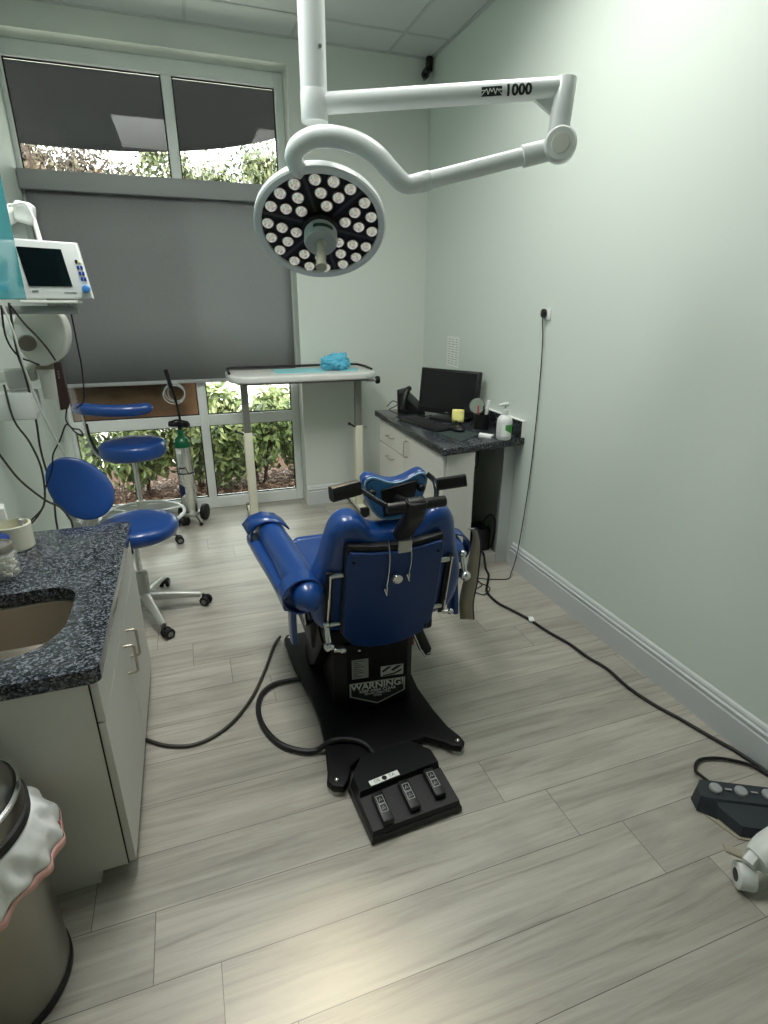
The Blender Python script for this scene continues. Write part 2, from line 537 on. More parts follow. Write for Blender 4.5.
# skirting: stepped profile
def skirting(name, prof, a, b, nrm):
    a, b, nrm = V(a), V(b), V(nrm)
    n = len(prof); vs = []
    for P in (a, b):
        for d, z in prof: vs.append(P + nrm * d + V((0, 0, z)))
    fs = [[i, (i + 1) % n, n + (i + 1) % n, n + i] for i in range(n)] + [list(range(n)), list(range(n, 2 * n))[::-1]]
    o = MB().add(vs, fs).build(name, TRIMW, smooth=False); o['kind'] = 'structure'
PRF = [(0, 0), (.018, 0), (.018, .105), (.014, .11), (.014, .118), (.017, .121), (.017, .128), (.011, .134), (.011, .142), (.007, .150), (0, .156)]
skirting('baseboard_right', PRF, (XR, YF, 0), (XR, 2.62, 0), (-1, 0, 0))
skirting('baseboard_back', PRF, (WX1 + .005, YB, 0), (XR, YB, 0), (0, -1, 0))
skirting('baseboard_left', PRF, (XL, 2.25, 0), (XL, YB, 0), (1, 0, 0))

# ------------------------------------------------------------------ window
fy0, fy1 = WY, WY + .07
def fbar(mb, x0, x1, z0, z1, y0=fy0, y1=fy1): mb.b2((x0, y0, z0), (x1, y1, z1), .004, 1)
mb = MB()
fbar(mb, WX0, WX0 + .025, 0, 2.855); fbar(mb, WX1 - .055, WX1, 0, 2.855)
fbar(mb, WX0 + .025, WX1 - .055, 2.775, 2.855)            # head
fbar(mb, WX0 + .025, WX1 - .055, 0, .085)                 # sill rail
fbar(mb, .052, .112, .085, 2.775)                         # mullion
fbar(mb, WX0 + .025, .052, .645, .722); fbar(mb, .112, WX1 - .055, .645, .722)
fbar(mb, WX0 + .025, .052, 2.13, 2.2); fbar(mb, .112, WX1 - .055, 2.13, 2.2)
win = mb.build('window_1', FRAMEM, smooth=False); win['kind'] = 'structure'
sh = MB()
for (a, b) in ((WX0 + .025, .052), (.112, WX1 - .055)):
    for (z0, z1) in ((.085, .645), (.722, 2.13), (2.2, 2.775)):
        g = MB(); g.b2((a, fy0 + .032, z0), (b, fy0 + .038, z1)); g.build('glass_pane', GLASS, win, smooth=False)
        for q in ((a, a + .008, z0, z1), (b - .008, b, z0, z1), (a + .008, b - .008, z0, z0 + .008), (a + .008, b - .008, z1 - .008, z1)):
            sh.b2((q[0], fy0 + .026, q[2]), (q[1], fy0 + .031, q[3]))
sh.build('glazing_gasket', RUBBER, win, smooth=False)
# roller blind
bl = thing('roller_blind', 'grey roller blind lowered over the tall window below a grey cassette', 'blind', (0, 4.19, 2.17))
MB().b2((XL + .004, 4.158, 2.115), (.632, 4.228, 2.218), .004).build('cassette', mat('blind_cassette', '#8b8e8d', .55), bl)
mb = MB()
vs = []; fs = []
nx = 24
for i in range(nx + 1):
    x = XL + .02 + (.765 - XL - .02) * i / nx
    for z in (.985, 1.4, 1.8, 2.13):
        vs.append((x, 4.205 + .002 * math.sin(x * 9 + z), z))
for i in range(nx):
    for k in range(3):
        fs.append([i * 4 + k, (i + 1) * 4 + k, (i + 1) * 4 + k + 1, i * 4 + k + 1])
mb.add(vs, fs)
ob = mb.build('shade', BLIND, bl)
sm = ob.modifiers.new('thick', 'SOLIDIFY'); sm.thickness = .0012
MB().b2((XL + .02, 4.198, .962), (.765, 4.214, .987), .004).build('bottom_bar', mat('blind_bar', '#9a9d9b', .5), bl)

# brown sheet taped behind the pane
mb = MB(); vs = []; fs = []
for i in range(60):
    x = -.788 + .845 * i / 59
    w = .006 * math.sin(x * 23) + .004 * math.sin(x * 51 + 1)
    if abs(x + .36) < .03: w -= .008
    for k in range(9):
        z = .69 + 1.45 * k / 8
        vs.append((x, 4.322 + w * (1 + .3 * math.sin(k)), z))
for i in range(59):
    for k in range(8): fs.append([i * 9 + k, (i + 1) * 9 + k, (i + 1) * 9 + k + 1, i * 9 + k + 1])
mb.add(vs, fs)
kr = mb.build('brown_sheet', KRAFT)
sm = kr.modifiers.new('thick', 'SOLIDIFY'); sm.thickness = .002
tag(kr, 'wrinkled brown kraft sheet covering the window pane behind the blue stool', 'sheet')

# ------------------------------------------------------------------ ceiling lights
for k, (cx, lab) in enumerate(((-.095, 'recessed rectangular ceiling light above the sink counter side'), (1.13, 'recessed rectangular ceiling light on the side of the plain white wall'))):
    t = thing('ceiling_light', lab, 'ceiling light', (cx, 1.98, ZC - .02))
    m1 = MB(); x0, x1, y0, y1 = cx - .295, cx + .295, 1.375, 2.585
    for q in ((x0, y0, x1, y0 + .03), (x0, y1 - .03, x1, y1), (x0, y0 + .03, x0 + .03, y1 - .03), (x1 - .03, y0 + .03, x1, y1 - .03)):
        m1.b2((q[0], q[1], ZC - .016), (q[2], q[3], ZC - .001))
    m1.build('fixture_frame', WHITEP, t, smooth=False)
    MB().b2((x0 + .03, y0 + .03, ZC - .010), (x1 - .03, y1 - .03, ZC - .002)).build('diffuser', LIGHTP, t, smooth=False)
    al = bpy.data.lights.new('troffer_light', 'AREA'); al.shape = 'RECTANGLE'; al.size = .52; al.size_y = 1.14; al.energy = (21, 8.5)[k]; al.spread = 2.75; al.color = (1, 1, .96)
    ao = bpy.data.objects.new('troffer_light', al); COL.objects.link(ao); ao.location = (cx, 1.98, ZC - .022)

# ------------------------------------------------------------------ security camera in the corner
t = thing('security_camera', 'small black camera mounted high in the ceiling corner', 'camera', (1.70, 4.03, 2.95))
MB().b2((1.690, 4.02, 2.90), (1.728, 4.06, 2.983), .006).build('mount', BLACK, t)
MB().cyl((1.69, 4.035, 2.90), (1.66, 3.985, 2.865), .024, .026, 20, .004).build('camera_body', BLACK, t)
MB().cyl((1.661, 3.986, 2.866), (1.657, 3.98, 2.862), .014, .012, 16).build('lens', SCREEN, t)
MB().b2((1.668, 4.025, 2.85), (1.683, 4.04, 2.905), .003).build('sensor_tab', GREYP, t)

# ------------------------------------------------------------------ surgical light
HC = V((.456, 1.930, 1.729))
n_ = V((-.165, -.655, -.74)).normalized()
SL = thing('surgical_light', 'white ceiling-mounted surgical light with round head of many small lamps', 'surgical light', (.415, 1.8, ZC))
PX, PY = .419, 1.8
mb = MB(); mb.cyl((PX, PY, ZC), (PX, PY, 2.05), .0365, n=32)
mb.cyl((PX, PY, ZC - .03), (PX, PY, ZC), .1, n=32)
mb.build('ceiling_pole', WHITEA, SL)
MB().cyl((PX, PY, 2.052), (PX, PY, 1.975), .0378, n=32, bev=.005).build('swivel_sleeve', WHITEA, SL)
for zz in (2.28, 2.14):
    MB().cyl((PX + .012, PY - .034, zz), (PX + .0125, PY - .038, zz), .005, n=12).build('screw', GREYP, SL)
A0, A1 = V((PX + .03, PY - .008, 2.022)), V((1.075, 1.585, 2.064))
ad = (A1 - A0).normalized()
ar = .0262
MB().cyl(A0, A1, ar, n=28).build('horizontal_arm', WHITEA, SL)
# knuckle post
K1 = V((1.079, 1.58, 2.085)); K0 = V((1.066, 1.575, 1.945))
MB().cyl(K0, K1, .0295, n=28, bev=.004).build('knuckle_post', WHITEA, SL)
gz = fr4(A1 - ad * .045, ad.cross(V((0, 0, 1))), ad)
MB().prism([(-.045, -.018), (.03, -.018), (.03, -.075)], -.008, .008, gz).build('gusset', WHITEA, SL)
kj = V((1.047, 1.53, 1.918))
kn = V((-.35, -.93, -.05)).normalized()
kn2 = V((-.56, -.82, -.10)).normalized()
MB().cyl(kj - kn2 * .085, kj, .044, n=32, bev=.006).build('joint_housing', WHITEA, SL)
MB().cyl(kj, kj + kn2 * .012, .043, .038, 32).build('joint_cap', WHITEP, SL)
MB().cyl(kj + kn2 * .012, kj + kn2 * .014, .024, .023, 32).build('joint_disc', OFFW, SL)
# spring arm
B0, B1 = V((1.048, 1.585, 1.914)), V((.722, 1.70, 1.836))
MB().cyl(B0, B0 + (B1 - B0) * .22, .029, n=28, bev=.003).build('arm_collar', WHITEA, SL)
MB().cyl(B0 + (B1 - B0) * .2, B1, .0232, n=28).build('spring_arm', WHITEA, SL)
MB().cyl(B1 + (B0 - B1) * .03, B1 - (B0 - B1) * .075, .0265, n=28, bev=.003).build('arm_ferrule', WHITEA, SL)
# curved yoke to the top edge of the head
fH = frame(n_, V((1, 0, 0)))
hx, hy = V(fH.col[0]), V(fH.col[1])
if hy.z > 0: hy = -hy
up_edge = HC - n_ * .035 - hy * .0
YK = [(.702, 1.700, 1.832), (.656, 1.700, 1.824), (.613, 1.705, 1.855), (.571, 1.715, 1.893), (.518, 1.730, 1.921), (.452, 1.745, 1.933), (.399, 1.760, 1.928), (.362, 1.770, 1.908), (.352, 1.785, 1.886), (.362, 1.808, 1.872), (.376, 1.85, 1.862)]
MB().tube(YK, [.0245, .025, .026, .0275, .0285, .0285, .028, .027, .026, .026, .026], n=20, res=8).build('curved_yoke', WHITEA, SL)
# head
R = .205
def hp(r, a, d):   # point on head: radius, angle, depth along normal
    return HC + hx * (r * math.cos(a)) + hy * (r * math.sin(a)) + n_ * d
mb = MB()
mb.lathe([(0, -.075), (.10, -.07), (.165, -.055), (R - .006, -.035), (R + .003, -.02), (R + .004, 0), (R - .001, .006), (R - .019, .004), (R - .021, -.004)], HC, n_, 72)
mb.build('lamp_head', WHITEA, SL)
MB().lathe([(0, -.004), (R - .02, -.004), (R - .02, -.02), (0, -.02)], HC, n_, 64).build('lamp_face', LAMPF, SL)
mb = MB()
for k in range(6):
    a = math.radians(65 + 60 * k)
    mb.add([hp(.05, a - .10, -.0035), hp(.184, a - .03, -.0035), hp(.184, a + .03, -.0035), hp(.05, a + .10, -.0035)], [[0, 1, 2, 3]])
mb.build('spoke', mat('lamp_spoke', '#323231', .4), SL, smooth=False)
spots = []
for k in range(6):
    a0 = math.radians(95 + 60 * k)
    for (r, da) in ((.165, -19), (.165, 0), (.165, 19), (.122, -13), (.122, 13), (.081, 0)):
        spots.append((r, a0 + math.radians(da)))
led0 = rim0 = None
for (r, a) in spots:
    P = hp(r, a, -.004)
    if led0 is None:
        mb = MB(); mb.lathe([(.0186, 0), (.0180, .006), (.014, .012), (.008, .0155), (0, .0165)], (0, 0, 0), n_, 18)
        led0 = mb.build('led_lens', LEDM, SL, world=False)
        mb = MB(); mb.lathe([(.0182, -.001), (.0202, -.001), (.0202, .004), (.0182, .005)], (0, 0, 0), n_, 18)
        rim0 = mb.build('lens_collar', LEDRIM, led0, world=False)
        o = led0
    else:
        o = led0.copy(); COL.objects.link(o); o.parent = SL
        c = rim0.copy(); COL.objects.link(c); c.parent = o
    o.location = P - V(SL.location)
mb = MB(); mb.lathe([(.055, -.003), (.055, .012), (.045, .018), (.045, .02), (0, .02)], HC, n_, 36)
mb.build('hub_base', BLACK, SL)
mb = MB()
mb.lathe([(.046, .018), (.052, .028), (.053, .060), (.048, .070), (0, .071)], HC, n_, 36)
mb.build('handle_hub', mat('hub_grey', '#aeb3b3', .4), SL)
mb = MB()
mb.lathe([(.018, .068), (.0155, .085), (.015, .145), (.017, .15), (.017, .168), (0, .17)], HC, n_, 24)
mb.build('sterile_handle', SMOKE, SL)
mb = MB()
for i in range(7):
    a0 = math.radians(-125 + 10 * i); a1 = a0 + math.radians(10)
    for (d0, d1) in ((.056, .042),):
        mb.add([hp(.0538, a0, d0), hp(.0538, a1, d0), hp(.0538, a1, d1), hp(.0538, a0, d1)], [[0, 1, 2, 3]])
mb.build('hub_label', mat('hub_label_green', '#17402a', .5), SL, smooth=False)
MB().tube([hp(R - .01, math.radians(75), -.03), hp(R + .012, math.radians(82), -.035), hp(R + .012, math.radians(98), -.035), hp(R - .01, math.radians(105), -.03)], .006, n=8).build('rear_rail', WHITEA, SL)
# lettering wrapped round the arm
def on_arm(s, h, lift=.0004):
    """s along the arm measured from A1 back, h up over the surface facing the room's near end"""
    side = V((ad.y, -ad.x, 0)).normalized()
    upv = side.cross(ad).normalized()
    if upv.z < 0: upv = -upv
    a = h / ar - .20
    return A1 - ad * s + (side * math.cos(a) + upv * math.sin(a)) * (ar + lift)
vs, fs = text_mesh('1000', .036, lambda c: on_arm(.130 - c.x * 1.02, c.y - .0005, .0006), .0014, 4)
MB().add(vs, fs).build('lettering', mat('black_ink', '#101414', .5), SL, smooth=False)
mb = MB()
for i in range(10):
    s0 = .231 - i * .0056; s1 = s0 - .0056
    mb.add([on_arm(s0, -.0105), on_arm(s1, -.0105), on_arm(s1, -.003), on_arm(s0, -.003)], [[0, 1, 2, 3]])
    mb.add([on_arm(s0, -.003), on_arm(s1, -.003), on_arm(s1, .004), on_arm(s0, .004)], [[0, 1, 2, 3]])
    mb.add([on_arm(s0, .004), on_arm(s1, .004), on_arm(s1, .0115), on_arm(s0, .0115)], [[0, 1, 2, 3]])
mb.build('emblem_plate', mat('emblem_dark', '#14201d', .5), SL, smooth=False)
mb = MB()
for pl in ([(-.028, -.007), (-.014, .006), (-.010, -.006)], [(.028, -.007), (.014, .006), (.010, -.006)],
           [(-.010, -.006), (-.005, .007), (0, -.001), (.005, .007), (.010, -.006)], [(-.028, .003), (-.018, .003)], [(.028, .003), (.018, .003)]):
    for a, b in zip(pl, pl[1:]):
        d = V((b[0] - a[0], b[1] - a[1], 0)).normalized(); nn = V((-d.y, d.x, 0)) * .0012
        q = [V((a[0], a[1], 0)) + nn, V((b[0], b[1], 0)) + nn, V((b[0], b[1], 0)) - nn, V((a[0], a[1], 0)) - nn]
        mb.add([on_arm(.203 - p.x, p.y, .0012) for p in q], [[0, 1, 2, 3]])
mb.build('emblem_mark', PAPER, SL, smooth=False)
# the lamp's own light
ld = bpy.data.lights.new('surgical_beam', 'SPOT'); ld.energy = 85; ld.color = (1, .87, .62)
ld.spot_size = math.radians(28); ld.spot_blend = .5; ld.shadow_soft_size = .19
lo = bpy.data.objects.new('surgical_beam', ld); COL.objects.link(lo)
lo.location = HC + n_ * .18
lo.rotation_euler = n_.to_track_quat('-Z', 'Y').to_euler()

# ------------------------------------------------------------------ dental chair
CX = .58
ch = thing('dental_chair', 'blue vinyl dental surgery chair on a black floor base', 'dental chair', (CX, 1.7, 0))
# base plate
bo = [(.292, 1.335), (.325, 1.318), (.352, 1.345), (.372, 1.395), (.42, 1.425), (.66, 1.44), (.715, 1.395), (.735, 1.367), (.765, 1.352), (.788, 1.372), (.785, 1.40), (.764, 1.46), (.750, 1.56), (.742, 1.70), (.755, 1.83), (.79, 2.02), (.81, 2.25), (.30, 2.25), (.285, 2.22), (.292, 2.0), (.318, 1.78), (.322, 1.65), (.312, 1.52), (.292, 1.40), (.280, 1.36)]
MB().prism(bo, .012, .04, None, bev=.006).build('base_plate', BLACKP, ch)
for (bx, by) in ((.312, 1.352), (.763, 1.380), (.31, 2.22), (.785, 2.22)):
    MB().cyl((bx, by, 0), (bx, by, .014), .026, n=20).build('levelling_foot', ALU, ch)
    MB().sph((bx, by, .042), (.009, .009, .007), u=14, v=8).build('bolt', CHROME, ch)
# motor cover
co = [(.395, 1.70), (.435, 1.655), (.665, 1.63), (.69, 1.65), (.70, 1.98), (.40, 1.98)]
MB().prism(co, .04, .335, None, bev=.008).build('motor_cover', BLACKP, ch)
# lift arms and column
mb = MB()
mb.tube([(.375, 2.05, .05), (.365, 1.86, .20), (.375, 1.74, .36)], .03, n=12, sq=(.022, .05))
mb.build('lift_arm', BLACKP, ch)
mb = MB(); mb.tube([(.74, 2.08, .05), (.745, 1.9, .2), (.74, 1.76, .36)], .03, n=12, sq=(.022, .05)); mb.build('lift_arm', BLACKP, ch)
MB().b2((.36, 1.66, .335), (.78, 2.25, .40), .012).build('seat_carriage', BLACKP, ch)
MB().b2((.33, 1.80, .24), (.40, 2.2, .39), .02).build('side_cover', BLACK, ch)
# warning sign on the motor cover front
fd = V((.665 - .435, 1.63 - 1.655, 0)).normalized()
FS = Matrix.Translation(V((.55, 1.6425, 0)) + V((fd.y, -fd.x, 0)) * .0012) @ Matrix((fd, V((0, 0, 1)), V((fd.y, -fd.x, 0)))).transposed().to_4x4()
sg = [(-.108, .165), (.108, .165), (.108, .105), (0, .058), (-.108, .105)]
MB().prism(sg, 0, .0015, FS).build('warning_sign', mat('sign_grey', '#9fa09c', .6), ch)
def scale_poly(p, k, c=(0, .125)): return [(c[0] + (x - c[0]) * k, c[1] + (y - c[1]) * k) for x, y in p]
MB().prism([(-.102, .159), (.102, .159), (.102, .108), (0, .065), (-.102, .108)], .0015, .002, FS).build('sign_field', mat('sign_black', '#1d1e1e', .6), ch)
def sign_text(s, size, x, y, name='lettering'):
    vs, fs = text_mesh(s, size, lambda c: FS @ V((x + c.x, y + c.y, .0026)), size * .022)
    MB().add(vs, fs).build(name, mat('sign_ink', '#c6c7c3', .6), ch, smooth=False)
sign_text('WARNING!', .040, 0, .146)
sign_text('KEEP AREA CLEAR', .0175, 0, .1235)
sign_text('BEFORE OPERATING', .011, 0, .110)
sign_text('CHAIR', .011, 0, .099)
MB().b2((-.012, .076, .002), (.012, .090, .003)).build('sign_emblem', mat('sign_mark', '#9fa09c', .6), ch).matrix_basis = wmat(ch).inverted() @ FS
def sign_plate(x0, y0, x1, y1, m, nm):
    o = MB().b2((x0, y0, 0), (x1, y1, .0015)).build(nm, m, None, smooth=False)
    o.parent = ch; o.matrix_basis = wmat(ch).inverted() @ FS
    return o
sign_plate(-.098, .185, -.035, .27, mat('plate_grey', '#8d8e8a', .6), 'rating_plate')
mb = MB()
for i in range(9):
    mb.b2((-.092, .262 - i * .0085, .0016), (-.05 - .012 * ((i * 5) % 3), .2645 - i * .0085, .002))
o = mb.build('plate_print', INK, None, smooth=False); o.parent = ch; o.matrix_basis = wmat(ch).inverted() @ FS
sign_plate(.012, .18, .10, .225, mat('plate_pale', '#a9aaa6', .6), 'hazard_label')
mb = MB()
mb.prism([(.016, .205), (.04, .222), (.055, .222), (.022, .198)], .0016, .002); mb.prism([(.05, .205), (.075, .222), (.097, .222), (.06, .2)], .0016, .002)
mb.prism([(.02, .186), (.06, .190), (.095, .205), (.09, .195), (.06, .183), (.02, .182)], .0016, .002)
o = mb.build('hazard_print', BLACK, None, smooth=False); o.parent = ch; o.matrix_basis = wmat(ch).inverted() @ FS
MB().cyl((.694, 1.655, .285), (.694, 1.66, .315), .007, n=12).build('red_valve', mat('valve_orange', '#7a2f22', .5), ch)
# backrest frame of reference: u = +X, v = up the recline, w = away from the viewer side of the pad
vb = V((0, -.232, .973)).normalized(); wb = V((0, .973, .232)).normalized()
BM = Matrix.Translation(V((CX, 1.622, .355))) @ Matrix((V((1, 0, 0)), vb, wb)).transposed().to_4x4()
half = [(.0, .448), (.05, .450), (.082, .462), (.108, .492), (.145, .513), (.185, .505), (.213, .47), (.228, .42), (.248, .34), (.272, .26), (.282, .18), (.268, .09), (.22, .04), (.12, .02)]
cush = [(x, y) for x, y in half] + [(-x, y) for x, y in half[:0:-1]]
cl = catmull([V((x, y, 0)) for x, y in cush], 4, True)
MB().prism([(p.x + .008, p.y) for p in cl], .036, .155, BM, bev=.042, seg=6).build('back_cushion', BLUE, ch, ang=60)
po = [(-.135, .006), (-.07, -.022), (0, -.030), (.07, -.022), (.135, .006), (.168, .06), (.172, .15), (.166, .408), (.158, .424), (.08, .408), (0, .402), (-.08, .408), (-.158, .424), (-.166, .408), (-.172, .15), (-.168, .06)]
MB().prism(po, -.004, .022, BM, bev=.006, seg=3).build('back_panel', BLUED, ch)
tr = [(x * 1.025, y + (.02 if y > .4 else -.004)) for x, y in po]
MB().prism(tr, .010, .036, BM, bev=.004).build('panel_trim', BLACK, ch)
for (u, v) in ((-.148, .385), (.148, .385), (-.145, .04), (.145, .04)):
    MB().sph(BM @ V((u, v, -.004)), .007, u=12, v=8).build('panel_screw', NAVY, ch)
p0 = BM @ V((0, .31, -.004)); MB().cyl(p0, p0 - wb * .03, .016, .0185, 24, .004).build('adjusting_knob', CHROME, ch)
# rods and side rails
for sgn in (-1, 1):
    for vv in (.315, .095):
        MB().cyl(BM @ V((sgn * .155, vv, .03)), BM @ V((sgn * .214, vv, .03)), .0115, n=16).build('cross_rod', CHROME, ch)
    MB().tube([BM @ V((sgn * .216, .33, .03)), BM @ V((sgn * .220, .06, .03))], .009, n=8, smooth=False, sq=(.006, .014)).build('side_rail', BLACK, ch)
    e0 = BM @ V((sgn * .217, .33, .016)); e1 = BM @ V((sgn * .221, .08, .016))
    MB().tube([e0, e1], .004, n=8, smooth=False).build('rail_strip', CHROME, ch)
    # clamp knob
    q = BM @ V((sgn * (.225 if sgn < 0 else .255), .085 if sgn < 0 else .31, -.0))
    mb = MB(); mb.tube([q + V((0, .01, .03)), q, q + V((0, -.02, -.035))], .010, n=10); mb.sph(q + V((0, -.02, -.04)), (.019, .019, .017)); mb.sph(q + V((0, .008, .032)), .013)
    mb.build('clamp_lever', CHROME, ch)
    q2 = q + V((sgn * -.02, -.005, -.07)) if sgn < 0 else q + V((-.06, .03, -.20))
    mb = MB(); mb.cyl(q2, q2 + V((.03, -.01, 0)), .008, n=12); mb.sph(q2 + V((.03, -.01, 0)), .012)
    mb.build('clamp_bolt', CHROME, ch)
for u in (.0, ):
    MB().sph(BM @ V((-.10, -.045, .01)), .006, u=10, v=8).build('bolt', CHROME, ch)
# bib clips on chains
for (u, top, bot) in ((-.03, .425, .235), (.045, .43, .285)):
    mb = MB()
    mb.tube([BM @ V((u - .005, top + .03, .0)), BM @ V((u, top - .02, -.012)), BM @ V((u + .004, (top + bot) / 2, -.012)), BM @ V((u + .001, bot + .03, -.013))], .0022, n=6)
    mb.build('bib_chain', CHROME, ch)
    mb = MB()
    mb.tube([BM @ V((u + .001, bot + .035, -.014)), BM @ V((u + .003, bot, -.016))], [.004, .0075, .002], n=8, smooth=False)
    mb.tube([BM @ V((u - .008, bot + .03, -.016)), BM @ V((u + .003, bot, -.018))], .003, n=6, smooth=False)
    mb.build('bib_clip', CHROME, ch)
# headrest post, cross bar, frame, grips, pad
HX = .600
t_ = MB(); t_.b2((-.002, .405, -.014), (.044, .452, -.005), .002, 1); MB().add([BM @ v for v in t_.v], t_.f).build('headrest_post', ALU, ch)
MB().tube([(HX, 1.532, .805), (HX + .004, 1.507, .842), (HX + .008, 1.468, .885), (HX + .012, 1.452, .945)], .03, n=16, res=6, sq=(.034, .020)).build('post_boot', BLACK, ch)
MB().cyl((.520, 1.462, .926), (.712, 1.462, .931), .0175, n=24, bev=.004).build('cross_bar', BLACK, ch)
mb = MB(); mb.cyl((.585, 1.462, .927), (.640, 1.462, .929), .026, n=24, bev=.004); mb.build('clutch_collar', BLACK, ch)
for sgn, pts in ((-1, [(.53, 1.47, .928), (.495, 1.50, .948), (.462, 1.53, .971), (.445, 1.55, .985)]), (1, [(.690, 1.48, .930), (.712, 1.53, .945), (.716, 1.56, .968), (.70, 1.58, .985)])):
    MB().tube(pts, .0085, n=10).build('headrest_tube', mat('dark_tube', '#33363a', .25, .6), ch)
G0, G1 = V((.455, 1.535, .980)), V((.362, 1.512, .974))
MB().tube([G0, G1], .02, n=12, smooth=False, sq=(.017, .023)).build('hand_grip', BLACK, ch)
MB().tube([(.711, 1.525, .965), (.80, 1.500, .978)], .018, n=12, smooth=False, sq=(.014, .019)).build('hand_grip', BLACK, ch)
hv = V((0, -.12, .99)).normalized(); hw = V((0, .99, .12)).normalized()
HM = Matrix.Translation(V((.603, 1.615, .890))) @ Matrix((V((1, 0, 0)), hv, hw)).transposed().to_4x4()
hh = [(0, .070), (.035, .077), (.075, .095), (.098, .096), (.112, .08), (.108, .045), (.094, .0), (.062, -.05), (.03, -.066), (0, -.068)]
ho = catmull([V((x, y, 0)) for x, y in hh + [(-x, y) for x, y in hh[-2:0:-1]]], 4, True)
MB().prism([(p.x, p.y) for p in ho], .0, .06, HM, bev=.02, seg=4).build('headrest_pad', BLUE, ch, ang=60)
MB().prism([(p.x * .88, p.y * .86) for p in ho], -.004, .004, HM, bev=.002).build('headrest_back', BLUEL, ch)
MB().tube([HM @ V((p.x * .95, p.y * .94, 0)) for p in ho], .0045, n=6, closed=True, smooth=False).build('piping', BLUEP, ch)
MB().prism([(-.055, .05), (.075, .075), (.055, -.045), (-.04, -.05)], -.012, -.003, HM, bev=.003).build('headrest_bracket', BLACK, ch)
MB().tube([HM @ V((.0, .02, -.01)), (.60, 1.53, .92), (.61, 1.475, .935)], .012, n=10).build('headrest_link', BLACK, ch)
for sgn in (-1, 1):
    MB().sph(HM @ V((sgn * .086, .045, -.012)), .014, u=14, v=10).build('pivot_knob', BLACK, ch)
# seat and leg rest
so = rrect(CX - .245, 1.70, CX + .245, 2.32, .06)
MB().prism(so, .40, .495, None, bev=.035, seg=5).build('seat', BLUE, ch, ang=60)
MB().box((CX, 2.47, .37), (.42, .40, .07), Euler((math.radians(-32), 0, 0)).to_matrix(), .03, 4).build('leg_rest', BLUE, ch, ang=60)
# arm rests
def armrest(s):
    X = lambda x: CX + s * x
    dy, dz = (0, 0) if s < 0 else (.13, .025)
    pad = [(X(.285), 1.530 + dy, .585 + dz), (X(.288), 1.58 + dy, .600 + dz), (X(.298), 1.72 + dy, .612 + dz), (X(.312), 1.90 + dy, .620 + dz), (X(.330), 2.09 + dy, .626 + dz), (X(.338), 2.19 + dy, .628 + dz), (X(.340), 2.21 + dy, .628 + dz)]
    MB().tube(pad, [.012, .052, .057, .054, .053, .053, .045], n=20, res=6).build('armrest_pad', BLUE, ch, ang=70)
    MB().tube([(X(.330), 1.62 + dy, .565 + dz), (X(.345), 1.80 + dy, .575 + dz), (X(.372), 2.02 + dy, .582 + dz), (X(.388), 2.17 + dy, .586 + dz)], .03, n=16, res=6, sq=(.038, .024)).build('armrest_wing', BLUE, ch, ang=70)
    def band(c, ax, rx, rz, off, wd, nm):
        F = fr4(c, ax, V((1, 0, 0)))
        ring = []
        for d in (-wd, wd):
            for k in (1, 1.09):
                ring.append([F @ V((rx * k * math.cos(t) + s * off, rz * k * math.sin(t), d)) for t in [2 * PI * i / 36 for i in range(36)]])
        vs = sum(ring, []); fs = []
        for (A, B) in ((0, 1), (1, 3), (3, 2), (2, 0)):
            for i in range(36):
                j = (i + 1) % 36
                fs.append([A * 36 + i, A * 36 + j, B * 36 + j, B * 36 + i])
        MB().add(vs, fs).build(nm, BLUE, ch)
    band((X(.292), 1.625 + dy, .602 + dz), V((s * .08, .99, .05)), .066, .060, .012, .032, 'arm_strap')
    MB().tube([(X(.322), 1.74, .345), (X(.320), 1.75, .45), (X(.310), 1.76, .565)], .02, n=12, sq=(.038, .012)).build('arm_support', BLUE, ch)
    MB().tube([(X(.245), 1.78, .39), (X(.275), 1.72, .42), (X(.285), 1.69, .49), (X(.285), 1.67, .56)], .010, n=10).build('arm_bracket', CHROME, ch)
    if s < 0:
        band((X(.335), 2.125, .620), V((s * .10, .99, .03)), .066, .058, .012, .028, 'arm_strap')
        pts = [(X(.425), .635), (X(.395), .672), (X(.345), .690), (X(.295), .682), (X(.262), .655)]
        vs = []
        for k, (x, z) in enumerate(pts):
            for (y, dz_) in ((2.10, 0), (2.185, .012)):
                vs.append((x - (.0 if y < 2.15 else .014), y - .010 * k, z + dz_))
        o = MB().add(vs, [[2 * i, 2 * i + 1, 2 * i + 3, 2 * i + 2] for i in range(4)]).build('strap_flap', BLUE, ch); sm = o.modifiers.new('t', 'SOLIDIFY'); sm.thickness = .006
armrest(-1); armrest(1)
# hanging strap end on the far arm
mb = MB(); vs = []; fs = []
HS = [(.965, 1.745, .695), (.985, 1.75, .675), (1.01, 1.78, .60), (1.015, 1.81, .45), (1.01, 1.83, .32), (1.035, 1.86, .21)]
P = catmull(HS, 6); edge_pts = []
for p in P:
    k_ = len(vs) / 2 / len(P); w_ = .010 + .016 * min(1, max(0, (k_ - .25) * 2.5)); vs += [p + V((-w_, w_ * .46, 0)), p + V((w_, -w_ * .46, 0))]; edge_pts.append(p + V((w_ + .002, -w_ * .46 - .001, 0)))
for i in range(len(P) - 1): fs.append([2 * i, 2 * i + 1, 2 * i + 3, 2 * i + 2])
o = MB().add(vs, fs).build('hanging_strap', STRAPB, ch); sm = o.modifiers.new('t', 'SOLIDIFY'); sm.thickness = .005
mb = MB(); P2 = edge_pts; mb.tube(P2, .004, n=6, smooth=False); mb.build('strap_edging', NAVY, ch)
